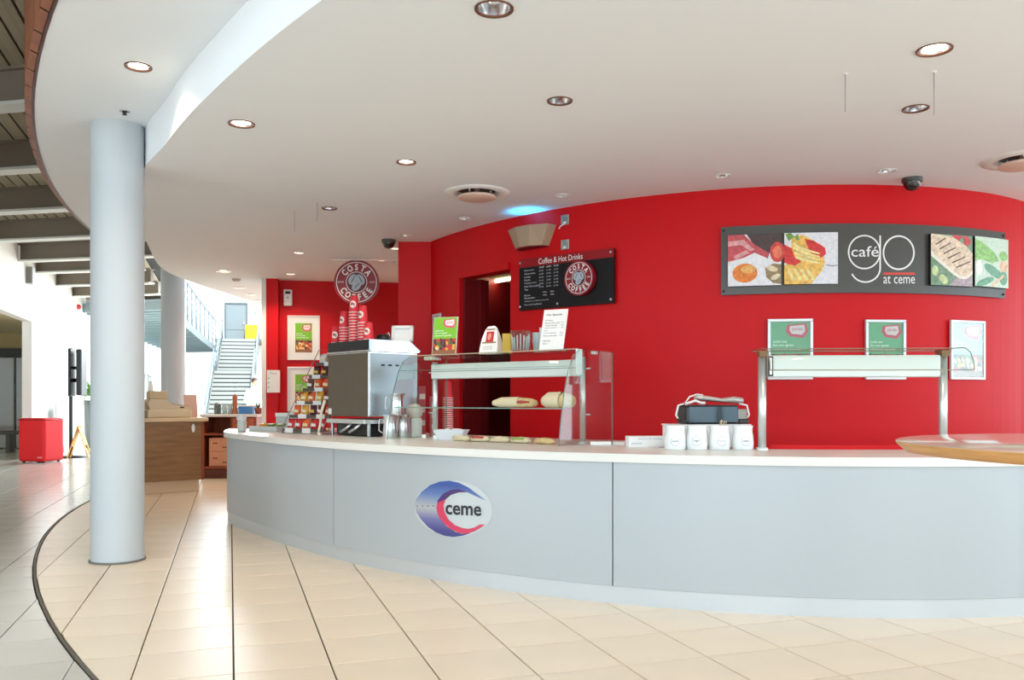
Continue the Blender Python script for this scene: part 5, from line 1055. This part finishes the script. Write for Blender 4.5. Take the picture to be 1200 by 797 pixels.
p = Vector(((107-600)/F*20.6, 20.6, 0)); t = thing('potted_plant', 'green bushy plant in a tall grey planter beyond the column', 'plant', p); MB().lathe([(.0001, 0), (.14, 0), (.17, 1.15), (.15, 1.15), (.0001, 1.1)], n=20).build('planter', mat('planter grey', (120, 128, 128), .5), t)
mb = MB(); rnd = random.Random(5); Ml = mat('plant green', (96, 140, 64), .6)
for k in range(90):
    a = rnd.uniform(0, 2*PI); e = rnd.uniform(.1, 1.3); L = rnd.uniform(.2, .5); d_ = Vector((math.cos(a)*math.cos(e), math.sin(a)*math.cos(e), math.sin(e)*1.1)); q = Vector((0, 0, 1.15)); s_ = d_.cross(ZU_).normalized()*.05
    mb = MB(); mb.add([q+d_*L*.55, q+d_*L*.8+s_, q+d_*L*1.1-Vector((0, 0, .04)), q+d_*L*.8-s_], [(0, 1, 2, 3)]); mb.build('leaf', Ml, t)
MB().tube([(0, 0, 1.1), (0, 0, 1.6)], .02, 6).build('stem', mat('stem brown', (110, 90, 60), .6), t)
q = WL(16.3, 3.53, .06); t = thing('wall_speaker', 'small grey speaker high on the hall wall', 'speaker', q, math.atan2(WD.y, WD.x)); MB().bbox((0, 0, 0), (.22, .12, .34), .01).build('case', mat('speaker grey', (196, 200, 200), .5), t); MB().bbox((-.112, 0, .0), (.006, .1, .3), .001).build('grille', mat('grille grey', (130, 128, 124), .6), t)
q = WL(21.5, 3.5, .05); t = thing('alarm_sounder', 'small red alarm sounder on the hall wall', 'alarm', q); MB().ball((0, 0, 0), .07, 12).build('case', mat('alarm red', (190, 40, 50), .5), t); MB().bbox((-.03, -.02, 0), (.05, .1, .1), .004).build('back_box', M_plastic, t)

# side room seen through the opening in the hall wall
M_tan = mat('side room tan', (190, 168, 120), .7)
mb = MB(); a_, b_ = WL(20.8, 0, -.35), WL(20.8, 0, -6); mb.add([a_, b_, b_+ZU_*2.9, a_+ZU_*2.9], [(0, 1, 2, 3)]); structure(mb.build('wall_side', M_tan), 'tan end wall of the side room')
mb = MB(); a_, b_ = WL(11, 0, -6), WL(21, 0, -6); mb.add([a_, b_, b_+ZU_*2.9, a_+ZU_*2.9], [(0, 1, 2, 3)]); structure(mb.build('wall_side', M_tan), 'tan back wall of the side room')
mb = MB(); mb.add([WL(11, 2.75, -.3), WL(21, 2.75, -.3), WL(21, 2.75, -6), WL(11, 2.75, -6)], [(0, 1, 2, 3)]); structure(mb.build('ceiling', mat('side ceiling', (214, 200, 160), .8)), 'cream ceiling of the side room')
dd = thing('glass_doors', 'grey glass doors under a dark header inside the side room', 'door', WL(20.7, 0, -.4), math.atan2(-WN.y, -WN.x))
MB().bbox((1.5, .03, 2.28), (2.2, .08, .2), .004).build('header', mat('header dark', (40, 42, 36), .5), dd)
for k in range(4):
    MB().bbox((.5+.55*k, .03, 1.09), (.5, .03, 2.14), .004).build('leaf', mat('smoked door glass', (150, 146, 130), .12, spec=.6), dd)
    MB().bbox((.235+.55*k, .05, 1.09), (.03, .05, 2.16), .003).build('stile', mat('stile grey', (120, 118, 108), .5), dd)
mb = MB(); mb.box((1.5, .0, 1.12), (2.3, .02, .05)); mb.build('red_band', mat('band red', (170, 60, 50), .5), dd)
bn = thing('low_bench', 'dark low bench in the side room', 'bench', WL(19.0, 0, -1.6), math.atan2(-WN.y, -WN.x)); MB().bbox((0, 0, .44), (1.8, .5, .08), .01).build('seat', mat('bench dark', (66, 60, 50), .5), bn)
for x in (-.7, .7): MB().bbox((x, 0, .2), (.08, .4, .4), .005).build('leg', mat('bench dark'), bn)

# glazed facade beyond the white wall, trees outside
fc = MB(); fl_ = MB()
wn = MB(); wn.box((0, 0, 0), (.01, .01, .01))
fac = WL(24.6, 0, -.1); wnd = structure(MB().box((16, 0, .06), (32, .12, .12)).build('window_1', M_alu), 'tall glazed facade of the hall beyond the white wall'); wnd.location = fac; wnd.rotation_euler = (0, 0, math.atan2(WD.y, WD.x))
for k in range(17): MB().bbox((2*k, 0, 2.9), (.07, .12, 5.6), .003).build('mullion', M_alu, wnd)
for z in (1.2, 2.4, 4.0, 5.7): MB().bbox((16, 0, z), (32, .1, .06), .003).build('transom', M_alu, wnd)
for k in range(16): MB().box((2*k+1, 0, 2.9), (1.92, .012, 5.5)).build('pane', M_glass, wnd)
def tree(loc, h, r, lab, seed):
    t = thing('garden_tree', lab, 'tree', loc); rnd = random.Random(seed); MB().tube([(0, 0, 0), (.05, 0, h*.5), (0, .05, h*.8)], [.14, .1, .04], 8).build('trunk', mat('bark', (110, 92, 70), .8), t); mb = MB()
    for k in range(700):
        v = Vector((rnd.gauss(0, 1), rnd.gauss(0, 1), rnd.gauss(0, 1))).normalized()*r*rnd.uniform(.5, 1); c_ = v+Vector((0, 0, h*.75)); s_ = .14; a = Vector((rnd.gauss(0, 1), rnd.gauss(0, 1), rnd.gauss(0, 1))).normalized(); b = a.orthogonal().normalized()
        mb.add([c_-a*s_, c_+b*s_*.6, c_+a*s_, c_-b*s_*.6], [(0, 1, 2, 3)])
    mb.build('foliage', mat('tree glare green', (170, 200, 130), .7), t, kind='stuff')  # foliage colour paled to imitate outdoor glare
tree((-21.8, 49, 0), 4.2, 1.5, 'tree with glare-paled green outside the facade, seen left of the second column', 3)
tree((-14.6, 28.5, 0), 2.9, 1.1, 'green tree outside the facade, seen beside the first column', 4)

# ------------------------------------------------------------------ far mezzanine walkway and stair
M_pale = mat('pale steel paint', (128, 140, 146), .5); M_tread = mat('pale tread', (150, 154, 150), .6); M_dk = mat('landing grey', (96, 104, 100), .6)
mz = thing('mezzanine_walkway', 'curved far walkway with slatted underside and steel railing', 'walkway', (0, 0, 0))
ed = [P(197, 350, 3.75), P(214.7, 370, 3.75), P(235, 390, 3.75), P(253, 405.5, 3.75)]; ec = spline([(p.x, p.y) for p in ed], 8)
mb = MB(); l_ = [p+Vector((-2.6, .7, 3.75)) for p in ec]; r_ = [p+Vector((0, 0, 3.75)) for p in ec]; mb.strip(l_, r_); mb.strip(r_, [p-Vector((0, 0, .28)) for p in r_]); mb.build('deck_edge', M_pale, mz)
for k in range(20):
    u = k/19*(len(ec)-1); i = min(int(u), len(ec)-2); p = ec[i].lerp(ec[i+1], u-i)
    MB().bbox((p.x-1.3, p.y+.35, 3.58), (2.6, .10, .24), .005, -.26).build('slat', mat('slat blue grey', (140, 158, 164), .6), mz)
for k in range(0, len(ec), 2):
    p = ec[k]; MB().tube([p+Vector((0, 0, 3.7)), p+Vector((.0, 0, 4.95))], .035, 6).build('post', M_pale, mz)
for z in (3.95, 4.2, 4.45, 4.7, 4.95): MB().tube([p+Vector((0, 0, z)) for p in ec], .03 if z > 4.9 else .014, 6).build('rail', M_pale, mz)
so = Vector((-11.55, 34.6, 0)); RZU = math.atan2(V.y, V.x)
st = thing('staircase', 'far white open staircase with steel handrails up to a landing', 'staircase', so, RZU*.75)
w2 = .83; z = 0; y = 0
ym = zm = 0
for k in range(13): MB().bbox((0, y+.15, z+.094), (2*w2, .30, .175), .004).build('step', M_tread, st); z += .1885; y += .277
MB().bbox((0, y+.6, z-.06), (2*w2+.1, 1.2, .14), .004).build('landing', M_dk, st); zm, ym = z, y; y += 1.2
for k in range(9): MB().bbox((0, y+.15, z+.094), (2*w2, .30, .175), .004).build('step', M_tread, st); z += .187; y += .289
MB().bbox((.1, y+1.1, z-.06), (2*w2+.9, 2.2, .18), .004).build('landing', M_dk, st); zl, yl = z, y
for k in range(22): MB().bbox((0, (.277*k if k < 13 else ym+1.2+.289*(k-13))-.006, (.1885*k if k < 13 else zm+.187*(k-13))+.03), (2*w2, .012, .055), .001).build('nosing', mat('nosing dark', (44, 50, 48), .6), st)
for s in (-1, 1):
    pts = [(s*(w2+.04), 0, 0), (s*(w2+.04), ym, zm), (s*(w2+.04), ym+1.2, zm), (s*(w2+.04), yl, zl), (s*(w2+.04), yl+.6, zl)]
    mb = MB(); mb.strip([Vector(p)+Vector((0, 0, -.08)) for p in pts], [Vector(p)+Vector((0, 0, .24)) for p in pts]); mb.build('stringer', M_pale, st)
    for h_ in (.45, .7, .98): MB().tube([Vector(p)+Vector((0, 0, h_)) for p in pts], .028 if h_ > .9 else .016, 6).build('handrail', M_pale, st)
    for k in range(9):
        f_ = k/8*(len(pts)-1); i = min(int(f_), len(pts)-2); p = Vector(pts[i]).lerp(Vector(pts[i+1]), f_-i); MB().tube([p, p+Vector((0, 0, .98))], .024, 6).build('post', M_pale, st)
for x in (-.02,): MB().bbox((x, ym+.5, zm/2), (.10, .10, zm-.1), .004).build('support_post', M_pale, st)
def ST(x, y, z): return so + Matrix.Rotation(RZU*.75, 3, 'Z') @ Vector((x, y, z))
wf = MB(); wf.box((0, 0, 3.3), (8.6, .2, 8.4)); o = wf.build('wall_far', M_white); o.location = ST(-.6, yl+2.35, .0); o.rotation_euler = (0, 0, RZU*.75); structure(o, 'bright far wall above the stair landing')
dk = ST(-.36, yl+2.22, zl+.03); t = structure(MB().bbox((0, 0, .95), (1.0, .06, 1.9), .005).build('door_1', mat('door grey', (120, 130, 134), .4)), 'grey door at the top of the far stair'); t.location = dk; t.rotation_euler = (0, 0, RZU*.75)
mb = MB(); mb.box((-.53, -.01, .97), (.08, .1, 1.98)); mb.box((.53, -.01, .97), (.08, .1, 1.98)); mb.box((0, -.01, 1.96), (1.1, .1, .08)); mb.build('frame', mat('door frame grey', (92, 102, 104), .5), t); MB().bbox((.38, -.06, .95), (.05, .06, .16), .01).build('door_handle', M_steel, t); MB().bbox((.0, -.035, .6), (.9, .01, .02), .002).build('kick_line', M_dk, t)
t = thing('yellow_cabinet', 'yellow cabinet on the landing right of the far grey door', 'cabinet', ST(.42, yl+1.98, zl+.032), RZU*.75); MB().bbox((0, 0, .42), (.6, .3, .84), .01).build('body', mat('cabinet yellow', (226, 184, 20), .5), t); MB().bbox((0, -.155, .6), (.2, .01, .12), .002).build('plate', mat('plate olive', (150, 140, 60), .5), t)
t = thing('exit_sign', 'green and white exit sign on the far wall above the yellow cabinet', 'sign', ST(.46, yl+2.235, zl+1.5), RZU*.75); MB().bbox((0, 0, 0), (.42, .03, .28), .004).build('plate', M_paper, t)
fn = quadmap((-.21, -.0155, .14), (.21, -.0155, .14), (-.21, -.0155, -.14), (.21, -.0155, -.14)); m = MB(); sheet(m, rect(.06, .1, .94, .62), fn, .002); m.build('green_field', mat('exit green', (90, 160, 140), .5), t); m = MB(); text(m, 'EXIT', (.2, .2, .8, .52), fn, .004, bold=.02); text(m, 'fire door', (.2, .7, .8, .88), fn, .004); m.build('lettering', M_paper if False else mat('exit ink', (236, 244, 240), .5), t)
t = thing('wall_notice', 'faint grey notice on the far wall left of the grey door', 'notice', ST(-1.35, yl+2.235, zl+1.1), RZU*.75); MB().bbox((0, 0, 0), (.5, .02, .5), .003).build('sheet', mat('faint grey', (214, 220, 218), .6), t)

# ------------------------------------------------------------------ person in white, far behind the counter end
def person(loc, rz):
    t = thing('person', 'dark haired person in a white shirt standing far behind the counter', 'person', loc, rz)
    J = {'pel': (0, 0, .98, .13), 'waist': (0, .01, 1.12, .125), 'chest': (0, .03, 1.32, .15), 'neck0': (0, .05, 1.48, .075), 'neck': (0, .07, 1.55, .055)}
    vs, es, rr = [], [], []
    def add(p, r, par=None):
        vs.append(p); rr.append(r)
        if par is not None: es.append((par, len(vs)-1))
        return len(vs)-1
    pel = add((0, 0, .98), .14); wa = add((0, -.02, 1.12), .13, pel); ch = add((0, -.06, 1.32), .145, wa); n0 = add((0, -.09, 1.46), .08, ch); nk = add((0, -.11, 1.54), .055, n0)
    hands = []
    for s in (-1, 1):
        hip = add((s*.09, 0, .92), .095, pel); kn = add((s*.10, -.02, .5), .06, hip); an = add((s*.10, .02, .09), .042, kn); add((s*.10, -.13, .04), .035, an)
        sh = add((s*.19, -.07, 1.41), .06, ch); el = add((s*.25, -.06, 1.13), .045, sh); wr = add((s*.22, -.27, 1.02), .03, el); pa = add((s*.21, -.35, 1.01), .033, wr); hands.append((s, (s*.21, -.35, 1.01)))
    me = bpy.data.meshes.new('body'); me.from_pydata(vs, es, []); o = bpy.data.objects.new('body', me); COL.objects.link(o); o.parent = t
    sk = o.modifiers.new('skin', 'SKIN'); o.modifiers.new('sub', 'SUBSURF').levels = 1
    for i, r in enumerate(rr): me.skin_vertices[0].data[i].radius = (r, r)
    me.skin_vertices[0].data[0].use_root = True; me.materials.append(mat('shirt white', (236, 238, 242), .7)); 
    skin_ = mat('skin', (206, 156, 128), .5)
    h = MB(); h.ball((0, -.13, 1.66), .1, 18, 0, .82, .98, 1.22); h.ball((0, -.232, 1.645), .018, 8, 0, .8, 1, 1.3)
    for s in (-1, 1): h.ball((s*.083, -.12, 1.655), .024, 8, 0, .4, .8, 1.2)
    hd = h.build('head', skin_, t)
    for s in (-1, 1): MB().ball((s*.032, -.222, 1.675), .011, 8).build('eye', M_black, hd)
    MB().bbox((0, -.222, 1.60), (.045, .012, .010), .003).build('mouth', mat('lip', (170, 96, 90), .5), hd)
    MB().lathe([(.102, -.02), (.106, .02), (.1, .07), (.07, .115), (.0001, .13)], (0, -.115, 1.66), 18, sx=.86, sy=1.02).build('hair', mat('dark hair', (56, 40, 40), .7), t)
    for s, q in hands:
        hm = MB(); hm.ball((q[0], q[1]-.03, q[2]), .042, 10, 0, .95, 1.1, .5)
        for k, L in enumerate((.065, .075, .07, .055)): x = q[0]+(k-1.5)*.02; hm.tube([(x, q[1]-.06, q[2]), (x, q[1]-.06-L*.6, q[2]-.008), (x, q[1]-.06-L, q[2]-.03)], [.010, .009, .007], 6)
        hm.tube([(q[0]-s*.03, q[1]-.02, q[2]), (q[0]-s*.055, q[1]-.05, q[2]-.01), (q[0]-s*.06, q[1]-.075, q[2]-.02)], [.012, .010, .008], 6); hm.build('hand', skin_, t)
    MB().lathe([(.16, 0), (.165, .1), (.15, .16)], (0, -.01, .86), 16, sy=.8).build('waistband', mat('dark trousers', (60, 62, 70), .7), t)
    return t
person(Vector(((296-600)/F*24.0, 24.0, 0)), .75)
